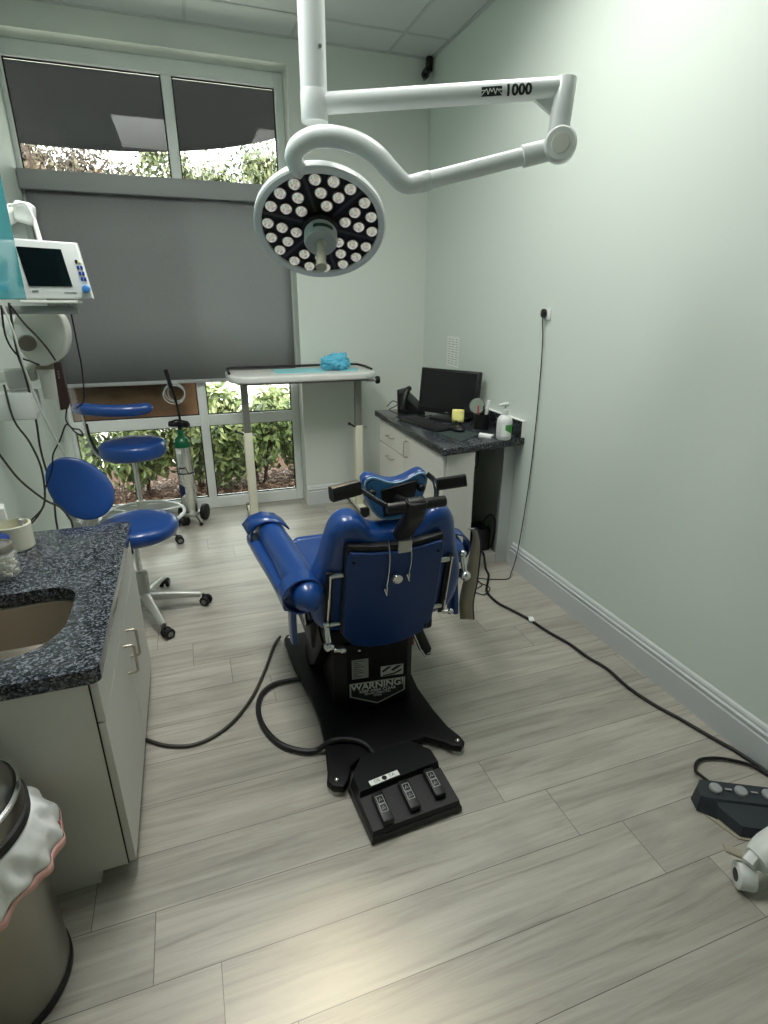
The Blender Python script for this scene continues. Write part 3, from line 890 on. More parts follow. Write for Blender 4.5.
# side bracket near the foot end
mb = MB(); mb.tube([(.735, 1.75, .36), (.757, 1.75, .27), (.800, 1.75, .165)], .02, n=10, smooth=False, sq=(.012, .022)); mb.build('swing_bracket', BLACK, ch)
mb = MB(); mb.tube([(.725, 1.735, .29), (.760, 1.735, .20), (.785, 1.735, .158), (.81, 1.735, .160), (.815, 1.74, .18)], .005, n=8, smooth=False); mb.build('bracket_wire', CHROME, ch)

# foot control of the chair
fp = thing('foot_control', 'black floor box with three rocker pedals in front of the chair base', 'foot control', (.503, 1.247, 0), math.radians(3.5))
fp.scale = (.94, .96, 1)
def FPm(o): return o
hexo = [(-.163, -.122), (.163, -.122), (.166, .09), (.12, .18), (-.10, .18), (-.166, .09)]
# wedge body: low front, taller rear hood
mb = MB()
lo = [(x, y, .006) for x, y in hexo]; mid = [(x * .985, y * .985, .026 if y < 0 else .03) for x, y in hexo]
mb.add(lo + mid, [[0, 1, 2, 3, 4, 5][::-1]] + [[i, (i + 1) % 6, 6 + (i + 1) % 6, 6 + i] for i in range(6)] + [[6, 7, 8, 9, 10, 11]])
mb.build('box_base', BLACK, fp, world=False)
mb = MB()
tp = [(-.155, -.113, .045), (.155, -.113, .045), (.155, .02, .058), (-.155, .02, .058)]
bt = [(-.158, -.117, .024), (.158, -.117, .024), (.158, .02, .024), (-.158, .02, .024)]
mb.add(bt + tp, [[3, 2, 1, 0], [4, 5, 6, 7]] + [[i, (i + 1) % 4, 4 + (i + 1) % 4, 4 + i] for i in range(4)])
mb.build('front_deck', mat('deck_black', '#121214', .5, bump=.1, bscale=300), fp, world=False)
mb = MB()
tp = [(-.15, .012, .078), (.15, .03, .078), (.15, .085, .080), (.108, .165, .066), (-.09, .165, .066), (-.15, .085, .080)]
bt = [(-.158, .0, .024), (.158, .018, .024), (.16, .088, .024), (.115, .172, .024), (-.096, .172, .024), (-.16, .088, .024)]
mb.add(bt + tp, [[5, 4, 3, 2, 1, 0], [6, 7, 8, 9, 10, 11]] + [[i, (i + 1) % 6, 6 + (i + 1) % 6, 6 + i] for i in range(6)])
mb.build('rear_hood', BLACK, fp, world=False)
for k, px in enumerate((-.10, 0.0, .10)):
    y0 = -.06 + (.012 * k)
    M_ = Matrix.Translation(V((px, y0, .062))) @ Euler((math.radians(6), 0, 0)).to_matrix().to_4x4()
    o = MB().box((0, 0, 0), (.038, .105, .026), None, .004).build('rocker_pedal', BLACK, None)
    o.parent = fp; o.matrix_basis = M_
    mb = MB()
    for yy in (.022, -.008):
        for q in ((-.012, yy - .014, .012, yy - .0125), (-.012, yy + .0125, .012, yy + .014), (-.012, yy - .0125, -.0105, yy + .0125), (.0105, yy - .0125, .012, yy + .0125)):
            mb.b2((q[0], q[1], .0131), (q[2], q[3], .0136))
        mb.tube([V((-.006, yy - .006, .0134)), V((0, yy + .007, .0134)), V((.006, yy - .004, .0134)), V((-.003, yy - .002, .0134))], .0009, n=5, smooth=False)
    mb.build('pedal_symbol', mat('symbol_grey', '#b7b8b4', .6), o, world=False, smooth=False)
o = MB().b2((-.055, -.011, -.001), (.055, .011, .0015), .001).build('white_sticker', PAPER, None)
MSt = Matrix.Translation(V((-.055, .008, .072))) @ Euler((math.radians(62), 0, math.radians(2))).to_matrix().to_4x4()
MSt = Matrix.Translation(V((-.055, .032, .0795))) @ Euler((0, 0, math.radians(4))).to_matrix().to_4x4()
o.parent = fp; o.matrix_basis = MSt
mb = MB(); mb.cyl((0, 0, .0015), (0, 0, .0022), .009, n=16); mb.build('sticker_mark', BLACK, o, world=False)
mb = MB()
vs, fs = text_mesh('DE', .017, lambda c: V((c.x - .028, c.y, .0021))); mb.add(vs, fs); mb.build('lettering', GREYP, o, world=False, smooth=False); mb = MB()
vs, fs = text_mesh('TA', .017, lambda c: V((c.x + .028, c.y, .0021))); mb.add(vs, fs)
mb.build('lettering', GREYP, o, world=False, smooth=False)

# ------------------------------------------------------------------ blue operator stools
def caster(root, p, ang, r=.027):
    """double-wheel caster touching the floor at p (local coordinates)"""
    c = V((p[0], p[1], 0)); d = V((math.cos(ang), math.sin(ang), 0)); sd = V((-d.y, d.x, 0))
    o = MB().cyl(c + V((0, 0, .03)), c + V((0, 0, .062)), .008, n=12).sph(c + V((0, 0, .036)) + d * .006, (.018, .018, .016)).build('caster', BLACK, root, world=False)
    for k in (-1, 1):
        w = MB(); w.cyl(c + d * .012 + sd * (k * .009) + V((0, 0, r)), c + d * .012 + sd * (k * .025) + V((0, 0, r)), r, r * .96, 24, .004)
        w.build('caster_wheel', RUBBER, o, world=False)
        MB().cyl(c + d * .012 + sd * (k * .0252) + V((0, 0, r)), c + d * .012 + sd * (k * .0262) + V((0, 0, r)), r * .5, n=16).build('wheel_hub', GREYP, o, world=False)
st = thing('operator_stool', 'blue stool with an oval backrest and five-star metal base beside the granite counter', 'stool', (-.335, 2.73, 0))
for k in range(5):
    a = math.radians(2 + 72 * k)
    d = V((math.cos(a), math.sin(a), 0))
    MB().tube([d * .02 + V((0, 0, .105)), d * .14 + V((0, 0, .088)), d * .268 + V((0, 0, .064))], [.03, .022, .015], n=12, sq=None).build('star_leg', ALU, st, world=False)
    caster(st, d * .283, a + .6 * (k - 1))
mb = MB(); mb.lathe([(0, .06), (.03, .06), (.036, .08), (.036, .115), (.034, .12), (.034, .235), (.03, .24), (0, .24)], n=28); mb.build('gas_lift_sleeve', ALU, st, world=False)
MB().cyl((0, 0, .235), (0, 0, .43), .014, n=20).build('post', CHROME, st, world=False)
MB().box((0.02, .02, .425), (.20, .16, .022), None, .006).build('seat_plate', GREYP, st, world=False)
mb = MB(); mb.lathe([(0, .428), (.17, .428), (.19, .440), (.196, .46), (.195, .483), (.18, .499), (.14, .506), (0, .508)], (0.014, 0.03, 0), n=48, sx=1.0, sy=1.0); mb.build('seat', BLUE, st, world=False, ang=70)
# backrest oval shell
bc = V((-.200, .05, .688)); hdir = V((.97, .22, 0)).normalized(); n0 = V((hdir.y, -hdir.x, 0)); vv = (V((0, 0, 1)) * math.cos(.3) - n0 * math.sin(.3)).normalized()
rr_ = math.radians(-58)
h2 = hdir * math.cos(rr_) + vv * math.sin(rr_); v2 = vv * math.cos(rr_) - hdir * math.sin(rr_); nz = h2.cross(v2).normalized()
if nz.dot(n0) < 0: nz = -nz
def oval(mb, sc, d0, d1, bulge, K=10, n=40):
    vs = []; fs = []; rings = []
    for k in range(K + 1):
        q = k / K
        for side in (0,):
            pass
    prof = [(0, 1)] + [(math.sin(PI / 2 * k / K), math.cos(PI / 2 * k / K)) for k in range(1, K + 1)]
    allr = [(r, d0 + (d1 - d0) * (.55 + .45 * z)) for r, z in prof] + [(r, d0 + (d1 - d0) * (.55 - .55 * z)) for r, z in prof[-2::-1]]
    for (r, dep) in allr:
        if r < 1e-6: rings.append([len(vs)]); vs.append(bc + nz * dep); continue
        rings.append(list(range(len(vs), len(vs) + n)))
        for i in range(n):
            t = 2 * PI * i / n
            a, b = r * math.cos(t) * .160 * sc, r * math.sin(t) * .122 * sc
            b *= 1 + .10 * math.cos(t)
            cv = bulge * (a / .17) ** 2
            vs.append(bc + h2 * a + v2 * b + nz * (dep + cv))
    for A, B in zip(rings, rings[1:]):
        for i in range(n):
            j = (i + 1) % n
            if len(A) == 1: fs.append([A[0], B[i], B[j]])
            elif len(B) == 1: fs.append([A[i], A[j], B[0]])
            else: fs.append([A[i], A[j], B[j], B[i]])
    mb.add(vs, fs)
mb = MB(); oval(mb, 1, -.005, .045, .03); mb.build('backrest', BLUE, st, world=False, ang=80)
mb = MB(); oval(mb, .99, -.018, .012, .03); mb.build('backrest_shell', OFFW, st, world=False, ang=80)
MB().tube([(-.05, .02, .424), (-.18, .07, .43), (-.27, .14, .50), (-.25, .12, .62), bc - nz * .012], .012, n=10, sq=(.02, .006)).build('back_bar', ALU, st, world=False)

s2 = thing('operator_stool', 'blue round stool with a padded body-support arm and white foot ring near the window', 'stool', (-.385, 3.78, 0))
for k in range(5):
    a = math.radians(-40 + 72 * k); d = V((math.cos(a), math.sin(a), 0))
    MB().tube([V((0, 0, .14)), d * .13 + V((0, 0, .11)), d * .25 + V((0, 0, .064))], [.022, .017, .013], n=10).build('star_leg', ALU, s2, world=False)
    caster(s2, d * .262, a + .9)
MB().torus((0, 0, .17), .262, .011, n=56).build('foot_ring', WHITEP, s2, world=False)
mb = MB()
for k in range(3):
    a = math.radians(20 + 120 * k); d = V((math.cos(a), math.sin(a), 0)); mb = MB(); mb.tube([d * .03 + V((0, 0, .172)), d * .258 + V((0, 0, .171))], .008, n=8, smooth=False); mb.build('ring_spoke', WHITEP, s2, world=False)
mb = MB(); mb.lathe([(0, .11), (.03, .11), (.032, .15), (.026, .27), (0, .27)], n=24); mb.build('gas_lift_sleeve', ALU, s2, world=False)
MB().cyl((0, 0, .26), (0, 0, .565), .016, n=20).build('post', CHROME, s2, world=False)
MB().box((0, 0, .562), (.22, .18, .02), None, .005).build('seat_plate', BLACK, s2, world=False)
mb = MB(); mb.lathe([(0, .572), (.175, .572), (.193, .582), (.199, .605), (.199, .645), (.192, .662), (.17, .672), (.10, .675), (0, .674)], (0.005, 0, 0), n=48); mb.build('seat', BLUE, s2, world=False, ang=70)
MB().tube([(.0, -.02, .572), (-.12, -.02, .570), (-.20, -.015, .60), (-.235, -.01, .70), (-.245, -.0, .83), (-.25, .0, .88)], .012, n=10, sq=(.017, .008)).build('arm_bar', CHROME, s2, world=False)
MB().tube([(-.04, -.03, .583), (-.13, -.03, .583), (-.19, -.025, .615), (-.222, -.02, .70), (-.232, -.01, .80)], .006, n=8).build('arm_lining', BLACK, s2, world=False)
MB().tube([(-.285, -.02, .895), (-.24, -.05, .898), (-.12, -.075, .885), (0.03, -.075, .877), (.125, -.05, .882), (.155, -.04, .884)], [.018, .036, .038, .038, .034, .016], n=18, res=8).build('support_pad', BLUE, s2, world=False, ang=70)

# ------------------------------------------------------------------ oxygen cylinder on its cart
ox = thing('oxygen_cylinder', 'silver oxygen cylinder with a green shoulder standing in a small wheeled cart', 'gas cylinder', (-.09, 4.0, 0), -.45)
mb = MB(); mb.lathe([(0, .075), (.048, .075), (.055, .085), (.055, .565), (0, .565)], n=36); mb.build('cylinder_body', ALUC, ox, world=False)
mb = MB(); mb.lathe([(.0552, .560), (.0555, .575), (.052, .598), (.042, .618), (.028, .632), (.02, .638), (.02, .68), (0, .68)], n=36); mb.build('cylinder_shoulder', GREENC, ox, world=False)
mb = MB(); mb.cyl((0, 0, .675), (0, 0, .735), .014, n=16); mb.b2((-.03, -.016, .70), (.03, .016, .73), .005); mb.build('valve', BLACK, ox, world=False)
MB().cyl((.03, 0, .715), (.07, -.01, .715), .02, n=18, bev=.004).build('valve_knob', BLACK, ox, world=False)
MB().cyl((-.03, 0, .715), (-.072, -.01, .718), .019, n=18, bev=.004).build('regulator', BLACK, ox, world=False)
MB().tube([(-.05, -.02, .735), (0, -.02, .748), (.075, -.02, .737)], .006, n=8).build('toggle_lever', BLACK, ox, world=False)
MB().tube([(-.02, .05, .10), (-.01, .05, .45), (-.012, .04, .76), (-.022, .02, .92), (-.03, .01, .975)], .008, n=10).build('cart_pole', RUBBER, ox, world=False)
MB().tube([(-.03, .01, .96), (-.045, -.005, 1.08)], .013, n=14, smooth=False).build('pole_grip', BLACK, ox, world=False)
MB().torus((0, 0, .375), .0575, .004, n=36, k=8).build('retaining_ring', BLACK, ox, world=False)
MB().tube([(-.03, -.052, .378), (-.03, -.062, .415), (.035, -.06, .418), (.04, -.045, .385)], .0035, n=8, smooth=False).build('ring_latch', BLACK, ox, world=False)
mb = MB()
vs = []; 
for i in range(9):
    t = math.radians(-150 + 8.5 * i)
    for z in (.18 + .05 * (i / 8), .28 - .02 * abs(i - 4) / 4 + .02):
        vs.append((.0558 * math.cos(t), .0558 * math.sin(t), z))
mb.add(vs, [[2 * i, 2 * i + 2, 2 * i + 3, 2 * i + 1] for i in range(8)]); mb.build('navy_label', NAVY, ox, world=False)
mb = MB()
vs = []
for i in range(6):
    t = math.radians(-118 + 8.5 * i)
    for z in (.52, .55): vs.append((.0558 * math.cos(t), .0558 * math.sin(t), z))
mb.add(vs, [[2 * i, 2 * i + 2, 2 * i + 3, 2 * i + 1] for i in range(5)]); mb.build('gauge_label', PAPER, ox, world=False)
MB().b2((-.062, -.06, .055), (.062, .07, .076), .006).build('cart_base', ALU, ox, world=False)
MB().cyl((.068, .055, .06), (.098, .055, .06), .06, n=28, bev=.005).build('cart_wheel', RUBBER, ox, world=False)
MB().cyl((-.098, .055, .06), (-.068, .055, .06), .06, n=28, bev=.005).build('cart_wheel', RUBBER, ox, world=False)
MB().cyl((-.09, .055, .062), (.09, .055, .062), .007, n=12).build('axle', CHROME, ox, world=False)
MB().cyl((-.012, -.075, .03), (.014, -.075, .03), .03, n=20, bev=.004).build('front_wheel', RUBBER, ox, world=False)
for (a, b) in (((-.04, -.05, .06), (-.055, -.085, .012)), ((.05, -.04, .06), (.105, -.07, .012))):
    MB().tube([a, ((a[0] + b[0]) / 2, (a[1] + b[1]) / 2 - .01, .06), b], .005, n=8).sph((b[0], b[1], .013), .013).build('stand_foot', BLACK, ox, world=False)
mb = MB()
mb.torus((-.02, .07, .92), .065, .004, (0, 1, .2), n=36, k=8); mb.torus((-.01, .075, .915), .058, .004, (.1, 1, .1), n=36, k=8, sx=.95); mb.torus((-.025, .065, .905), .07, .004, (-.1, 1, .05), n=36, k=8, sy=.9)
tub = mb.build('coiled_tubing', CLEART, None)
tub.location = (-.075, 4.01, 0)
tag(tub, 'coil of clear oxygen tubing hung on the cart pole', 'tubing')

# ------------------------------------------------------------------ instrument table
tb = thing('overbed_table', 'off-white adjustable instrument table standing in front of the window', 'table', (.73, 3.85, 0))
out = rrect(.245, 3.645, 1.24, 4.06, (.13, .05, .05, .13), 8)
MB().prism(out, 1.012, 1.057, None, bev=.012, seg=3).build('table_top', CREAM if False else mat('table_white', '#d5d6d1', .35), tb)
MB().b2((.34, 3.80, .982), (1.19, 3.86, 1.012), .004).build('top_rail', GREYP, tb)
for x in (.345, 1.135):
    MB().b2((x - .023, 3.807, .60), (x + .023, 3.853, 1.012), .005).build('inner_post', mat('post_grey', '#8d8d86', .4, .5), tb)
    MB().b2((x - .028, 3.802, .0605), (x + .028, 3.858, .665), .006).build('outer_post', CREAM, tb)
    MB().b2((x - .028, 3.68, .028), (x + .028, 4.09, .062), .006).build('table_foot', CREAM, tb)
    for yy in (3.685, 4.07):
        MB().b2((x - .032, yy - .022, .014), (x + .032, yy + .022, .07), .006).build('foot_cap', BLACK, tb)
        MB().cyl((x, yy, 0), (x, yy, .016), .018, n=16).build('glide', RUBBER, tb)
    MB().tube([(x - .03, 3.80, .66), (x - .075, 3.785, .685)], .007, n=8, smooth=False).sph((x - .078, 3.785, .687), .011).build('height_lever', BLACK, tb)
    MB().cyl((x + .03, 3.79, .655), (x + .055, 3.79, .655), .006, n=10).build('height_screw', CHROME, tb)
MB().tube([(.258, 3.80, 1.064), (.258, 4.0, 1.074), (.29, 4.045, 1.074), (1.14, 4.045, 1.074), (1.19, 4.03, 1.074), (1.225, 3.94, 1.068), (1.23, 3.80, 1.062)], .0085, n=10, smooth=False).build('edge_rail', BLACK, tb)
MB().cyl((1.19, 3.80, .985), (1.262, 3.80, .985), .009, n=14).build('knob_rod', ALU, tb)
MB().cyl((1.262, 3.80, .985), (1.288, 3.80, .985), .027, n=24, bev=.005).build('clamp_knob', BLACK, tb)
# sheet and crumpled gown on the table
sh = MB().b2((.56, 3.75, 1.0575), (.90, 4.0, 1.0600)).build('paper_sheet', CYANP, smooth=False)
tag(sh, 'flat pale cyan sheet spread on the instrument table under the crumpled bundle', 'sheet')
sh = MB().prism([(1.0, 3.78), (1.11, 3.74), (1.16, 3.9), (1.04, 3.98)], 1.0575, 1.0600).build('paper_sheet', CYANP, smooth=False)
tag(sh, 'small folded cyan sheet on the table beside the black clamp knob', 'sheet')
bm = bmesh.new(); bmesh.ops.create_icosphere(bm, subdivisions=5, radius=1)
from mathutils import noise
for v in bm.verts:
    c = v.co.copy(); k = 1 + .30 * noise.noise(c * 1.8) + .42 * abs(noise.noise(c * 3.6)) + .22 * abs(noise.noise(c * 8))
    v.co = V((c.x * .088 * k, c.y * .075 * k, max(-.04, c.z * .058 * k)))
mb = MB(); mb.addbm(bm, Matrix.Translation(V((.995, 3.88, 1.103))))
tag(mb.build('crumpled_gown', CYAN, ang=80), 'crumpled sky-blue gown bundle lying on the instrument table', 'gown')

# ------------------------------------------------------------------ desk along the back corner
dk = thing('desk_cabinet', 'pale laminate base cabinet with drawers and an open knee bay under the black granite', 'cabinet', (1.5, 3.08, 0))
mb = MB()
mb.b2((1.245, 2.555, .07), (1.395, 2.575, .755)); mb.b2((1.245, 2.575, .07), (1.262, 3.61, .755)); mb.b2((1.245, 3.61, .07), (1.735, 3.63, .755))
mb.b2((1.395, 2.555, .07), (1.41, 3.61, .755))
mb.build('carcass', LAM, dk, smooth=False)
MB().b2((1.668, 2.685, 0), (1.7415, 2.71, .755)).build('end_panel', TRIMW, dk, smooth=False)
MB().b2((1.41, 2.69, 0), (1.667, 3.60, .06)).build('plinth', LAM, dk, smooth=False)
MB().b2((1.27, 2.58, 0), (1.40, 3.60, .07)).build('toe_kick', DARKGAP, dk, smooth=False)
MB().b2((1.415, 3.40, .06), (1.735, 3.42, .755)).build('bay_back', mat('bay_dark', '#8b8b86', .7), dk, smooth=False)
def handle(p, d, L, out, parent, r=.004):
    p, d, out = V(p), V(d).normalized(), V(out)
    MB().tube([p - d * L / 2, p - d * L / 2 + out * .8, p - d * (L / 2 - .006) + out, p + d * (L / 2 - .006) + out, p + d * L / 2 + out * .8, p + d * L / 2], r, n=8, smooth=False).build('handle', STEEL, parent)
for (kind, y0, y1, z0, z1) in (('drawer_front', 3.12, 3.605, .60, .745), ('drawer_front', 3.12, 3.605, .345, .592), ('drawer_front', 3.12, 3.605, .085, .337), ('door', 2.565, 3.112, .085, .745)):
    f = MB().b2((1.225, y0, z0), (1.2445, y1, z1), .002, 1).build(kind, LAM, dk)
    if kind == 'door': handle((1.225, 3.07, .66), (0, 0, 1), .10, (-.028, 0, 0), f)
    else: handle((1.225, (y0 + y1) / 2, z1 - .06 if z1 < .7 else (z0 + z1) / 2), (0, 1, 0), .10, (-.028, 0, 0), f)
dt = thing('desk_counter', 'black granite counter top in the corner carrying the computer monitor', 'counter top', (1.47, 3.08, .757))
MB().prism([(1.217, 2.522), (1.7415, 2.605), (1.7415, 3.655), (1.205, 3.655), (1.205, 2.535)], .757, .798, None, bev=.008, seg=3).build('slab', GRAND, dt)
MB().b2((1.720, 2.612, .798), (1.7418, 3.655, .888), .002, 1).build('backsplash', GRAND, dt)
MB().b2((1.719, 2.610, .8885), (1.7415, 3.655, .892)).b2((1.7205, 2.607, .799), (1.7415, 2.6115, .892)).build('caulk_line', PAPER, dt, smooth=False)

Z = .798
# monitor
mn = thing('computer_monitor', 'black flat computer monitor angled on the corner desk', 'monitor', (1.56, 3.22, Z))
sd = V((.23, -.36, 0)).normalized(); nm = V((sd.y, -sd.x, 0)); nm = nm if nm.x < 0 else -nm
MC = V((1.545, 3.195, .972))
tl = (nm * .10 + V((0, 0, .995))); tl = (V((0, 0, 1)) - nm * .12).normalized()
nrm = sd.cross(tl); nrm = nrm if nrm.dot(nm) > 0 else -nrm
MM = Matrix.Translation(MC) @ Matrix((sd, tl, sd.cross(tl))).transposed().to_4x4()
front = 1 if sd.cross(tl).dot(nm) > 0 else -1
def mbox(mb, lo, hi, bev=0):
    z0, z1 = sorted((lo[2] * front, hi[2] * front))
    c = V(((lo[0] + hi[0]) / 2, (lo[1] + hi[1]) / 2, (z0 + z1) / 2)); s = V((hi[0] - lo[0], hi[1] - lo[1], z1 - z0))
    t_ = MB(); t_.box(c, s, None, bev); mb.add([MM @ v for v in t_.v], t_.f); return mb
mbox(MB(), (-.222, -.14, -.04), (.204, .14, .0), .006).build('housing', BLACK, mn)
mbox(MB(), (-.206, -.112, .0), (.188, .126, .0015)).build('screen', SCREENM, mn, smooth=False)
mbox(MB(), (-.012, -.130, .0), (.012, -.123, .0012)).build('maker_badge', GREYP, mn, smooth=False)
MB().tube([MC - nm * .035 + V((0, 0, -.05)), MC - nm * .055 + V((0, 0, -.13)), MC - nm * .05 + V((0, 0, -.168))], .02, n=10, sq=(.03, .012)).build('stand_neck', BLACK, mn)
F = Matrix.Translation(V((MC.x, MC.y, Z)) - nm * .03) @ Matrix((sd, nm, V((0, 0, 1)))).transposed().to_4x4()
MB().prism(rrect(-.12, -.085, .12, .085, .03), 0, .012, F, bev=.004).build('stand_base', BLACK, mn)
# keyboard
kd = V((.19, -.98, 0)).normalized()
KF = Matrix.Translation(V((1.35, 3.085, Z))) @ Matrix((kd, V((-kd.y, kd.x, 0)), V((0, 0, 1)))).transposed().to_4x4()
kb = thing('computer_keyboard', 'black keyboard lying in front of the corner monitor', 'keyboard', (1.35, 3.085, Z))
MB().prism(rrect(-.205, -.065, .205, .065, .01), .002, .018, KF, bev=.003).build('keyboard_base', BLACK, kb)
mb = MB()
for r_ in range(5):
    for c_ in range(16):
        t_ = MB(); t_.box((-.187 + c_ * .025, -.045 + r_ * .022, .021), (.019, .017, .007), None, .002, 1); mb.add([KF @ v for v in t_.v], t_.f)
mb.build('keys', mat('key_black', '#1b1c1e', .5), kb)
mp = MB().prism([(1.315, 2.90), (1.36, 2.63), (1.545, 2.76), (1.47, 2.985)], Z, Z + .003).build('mouse_mat', mat('mat_green_grey', '#2f3a3a', .7), smooth=False)
tag(mp, 'dark grey-green mouse mat on the corner desk', 'mouse mat')
ms = thing('computer_mouse', 'black computer mouse on the mouse mat', 'mouse', (1.455, 2.87, Z + .003))
MB().sph((1.455, 2.87, Z + .013), (.033, .052, .022), Euler((0, 0, .3)).to_matrix()).build('mouse_body', BLACK, ms)
MB().cyl((1.445, 2.85, Z + .033), (1.452, 2.852, Z + .033), .006, n=12).build('scroll_wheel', GREYP, ms)
nh = thing('note_holder', 'squat dark cup with a yellow note stuck on top beside the mouse', 'note holder', (1.43, 2.92, Z))
nh.location = (1.49, 2.955, Z)
MB().lathe([(0, 0), (.028, 0), (.031, .012), (.026, .035), (.020, .052), (0, .052)], (1.49, 2.955, Z), n=24).build('cup', mat('dark_glass_cup', '#20261f', .15), nh)
mb = MB(); vs = []
for i in range(5):
    for k in range(5):
        x = (i - 2) * .0185; z = k * .0185
        vs.append(V((1.49, 2.94, Z + .040)) + V((.83, -.45, 0)) * x + V((-.1, -.15, 0)) * (.05 * math.sin(k * .9 + i * .7)) + V((0, 0, z)))
mb.add(vs, [[i * 5 + k, i * 5 + 5 + k, i * 5 + 6 + k, i * 5 + 1 + k] for i in range(4) for k in range(4)])
o = mb.build('sticky_note', YELL, nh); sm = o.modifiers.new('t', 'SOLIDIFY'); sm.thickness = .001
pc = thing('pencil_cup', 'black mesh pencil cup behind the hand sanitiser bottle', 'pencil cup', (1.625, 2.90, Z))
MB().lathe([(0, 0), (.044, 0), (.046, .09), (.043, .09), (.041, .004), (0, .004)], (1.625, 2.90, Z), n=28).build('cup', BLACK, pc)
for i, (dx, dy, tx, ty, m_, lab, L_) in enumerate(((-.02, .0, -.05, .02, RED, 'red pen standing in the pencil cup', .13), (.012, -.01, .10, -.10, WHITEP, 'thick white marker leaning out of the pencil cup', .165), (-.005, .02, -.02, .06, OFFW, 'pale pencil standing in the pencil cup', .14), (.0, -.02, -.03, -.06, BLACK, 'black pen standing in the pencil cup', .135))):
    a = V((1.625 + dx, 2.90 + dy, Z + .006)); b = a + V((tx, ty, 1)).normalized() * L_
    rr_ = .011 if 'marker' in lab else .0045
    tag(MB().cyl(a, b, rr_ * .8, rr_, 12, .002).build('marker' if 'marker' in lab else 'pen', m_), lab, 'pen')
mr = thing('round_mirror', 'small round hand mirror standing against the pencil cup', 'mirror', (1.60, 2.92, Z))
mdir = V((-.55, -.83, .12)).normalized()
mc = V((1.600, 2.915, Z + .132))
MB().cyl(mc - mdir * .008, mc, .047, n=36, bev=.003).build('mirror_rim', GREYP, mr)
MB().cyl(mc, mc + mdir * .001, .042, n=36).build('mirror_glass', mat('mirror_silver', '#e6eae8', .03, 1), mr)
MB().tube([mc - V((0, 0, .047)), (1.606, 2.92, Z + .01)], .006, n=8, smooth=False).build('mirror_stem', GREYP, mr)
sb = thing('sanitiser_bottle', 'white pump bottle of hand sanitiser with a green label on the desk corner', 'bottle', (1.612, 2.618, Z))
bx, by = 1.612, 2.618
MB().lathe([(0, 0), (.036, 0), (.041, .006), (.042, .095), (.039, .115), (.028, .128), (.017, .134), (.017, .145), (0, .145)], (bx, by, Z), n=32).build('bottle_body', WHITEP, sb)
MB().lathe([(0, .143), (.019, .143), (.019, .162), (.006, .166), (.006, .19), (0, .19)], (bx, by, Z), n=20).build('pump_collar', WHITEP, sb)
MB().tube([(bx + .012, by, Z + .192), (bx - .01, by - .005, Z + .194), (bx - .05, by - .01, Z + .189)], [.010, .010, .006], n=10, smooth=False).build('pump_nozzle', WHITEP, sb)
mb = MB(); vs = []
for i in range(9):
    t = math.radians(-138 + 10 * i)
    for z in (.022, .09): vs.append((bx + .0424 * math.cos(t), by + .0424 * math.sin(t), Z + z))
mb.add(vs, [[2 * i, 2 * i + 2, 2 * i + 3, 2 * i + 1] for i in range(8)]); mb.build('label', PAPER, sb)
mb = MB(); vs = []
for i in range(8):
    t = math.radians(-112 + 10 * i)
    z0 = .03 + .004 * (7 - i) 
    for z in (z0, .086): vs.append((bx + .0428 * math.cos(t), by + .0428 * math.sin(t), Z + z))
mb.add(vs, [[2 * i, 2 * i + 2, 2 * i + 3, 2 * i + 1] for i in range(7)]); mb.build('label_leaf', GREENL, sb)
tag(MB().prism([(1.510, 2.715), (1.555, 2.65), (1.590, 2.685), (1.540, 2.755)], Z, Z + .012).build('note_pad', PAPER, smooth=False), 'small white note pad beside the pump bottle', 'note pad')
tag(MB().prism([(1.30, 3.30), (1.33, 3.22), (1.40, 3.25), (1.37, 3.33)], Z, Z + .012).build('card_reader', GREYP, smooth=False), 'small grey box lying behind the keyboard', 'box')
# phone
ph = thing('desk_phone', 'black desk phone standing behind the computer monitor', 'phone', (1.33, 3.48, Z))
MB().prism([(-.07, 0), (.09, 0), (.09, .03), (-.06, .15), (-.075, .15)], -.06, .06, Matrix.Translation(V((1.42, 3.53, Z))) @ Matrix((V((.7, -.71, 0)), V((0, 0, 1)), V((-.71, -.7, 0)))).transposed().to_4x4(), bev=.006).build('phone_base', BLACK, ph)
MB().tube([(1.325, 3.42, Z + .04), (1.338, 3.43, Z + .10), (1.362, 3.45, Z + .155), (1.39, 3.47, Z + .17)], [.02, .022, .022, .016], n=14, sq=None).build('handset', BLACK, ph)
cable('phone_cord', 'thin curly cord beside the desk phone', [(1.24, 3.50, Z + .05), (1.27, 3.47, Z + .09), (1.30, 3.45, Z + .075), (1.27, 3.43, Z + .06), (1.25, 3.48, Z + .03), (1.30, 3.42, Z + .008)], .003, CORD, 'cord')
cable('keyboard_cord', 'black cord lying at the back edge of the desk near the keyboard', [(1.26, 3.24, Z + .012), (1.24, 3.30, Z + .02), (1.27, 3.33, Z + .012), (1.33, 3.28, Z + .02), (1.42, 3.30, Z + .008), (1.50, 3.34, Z + .008)], .0045, CORD, 'cord')
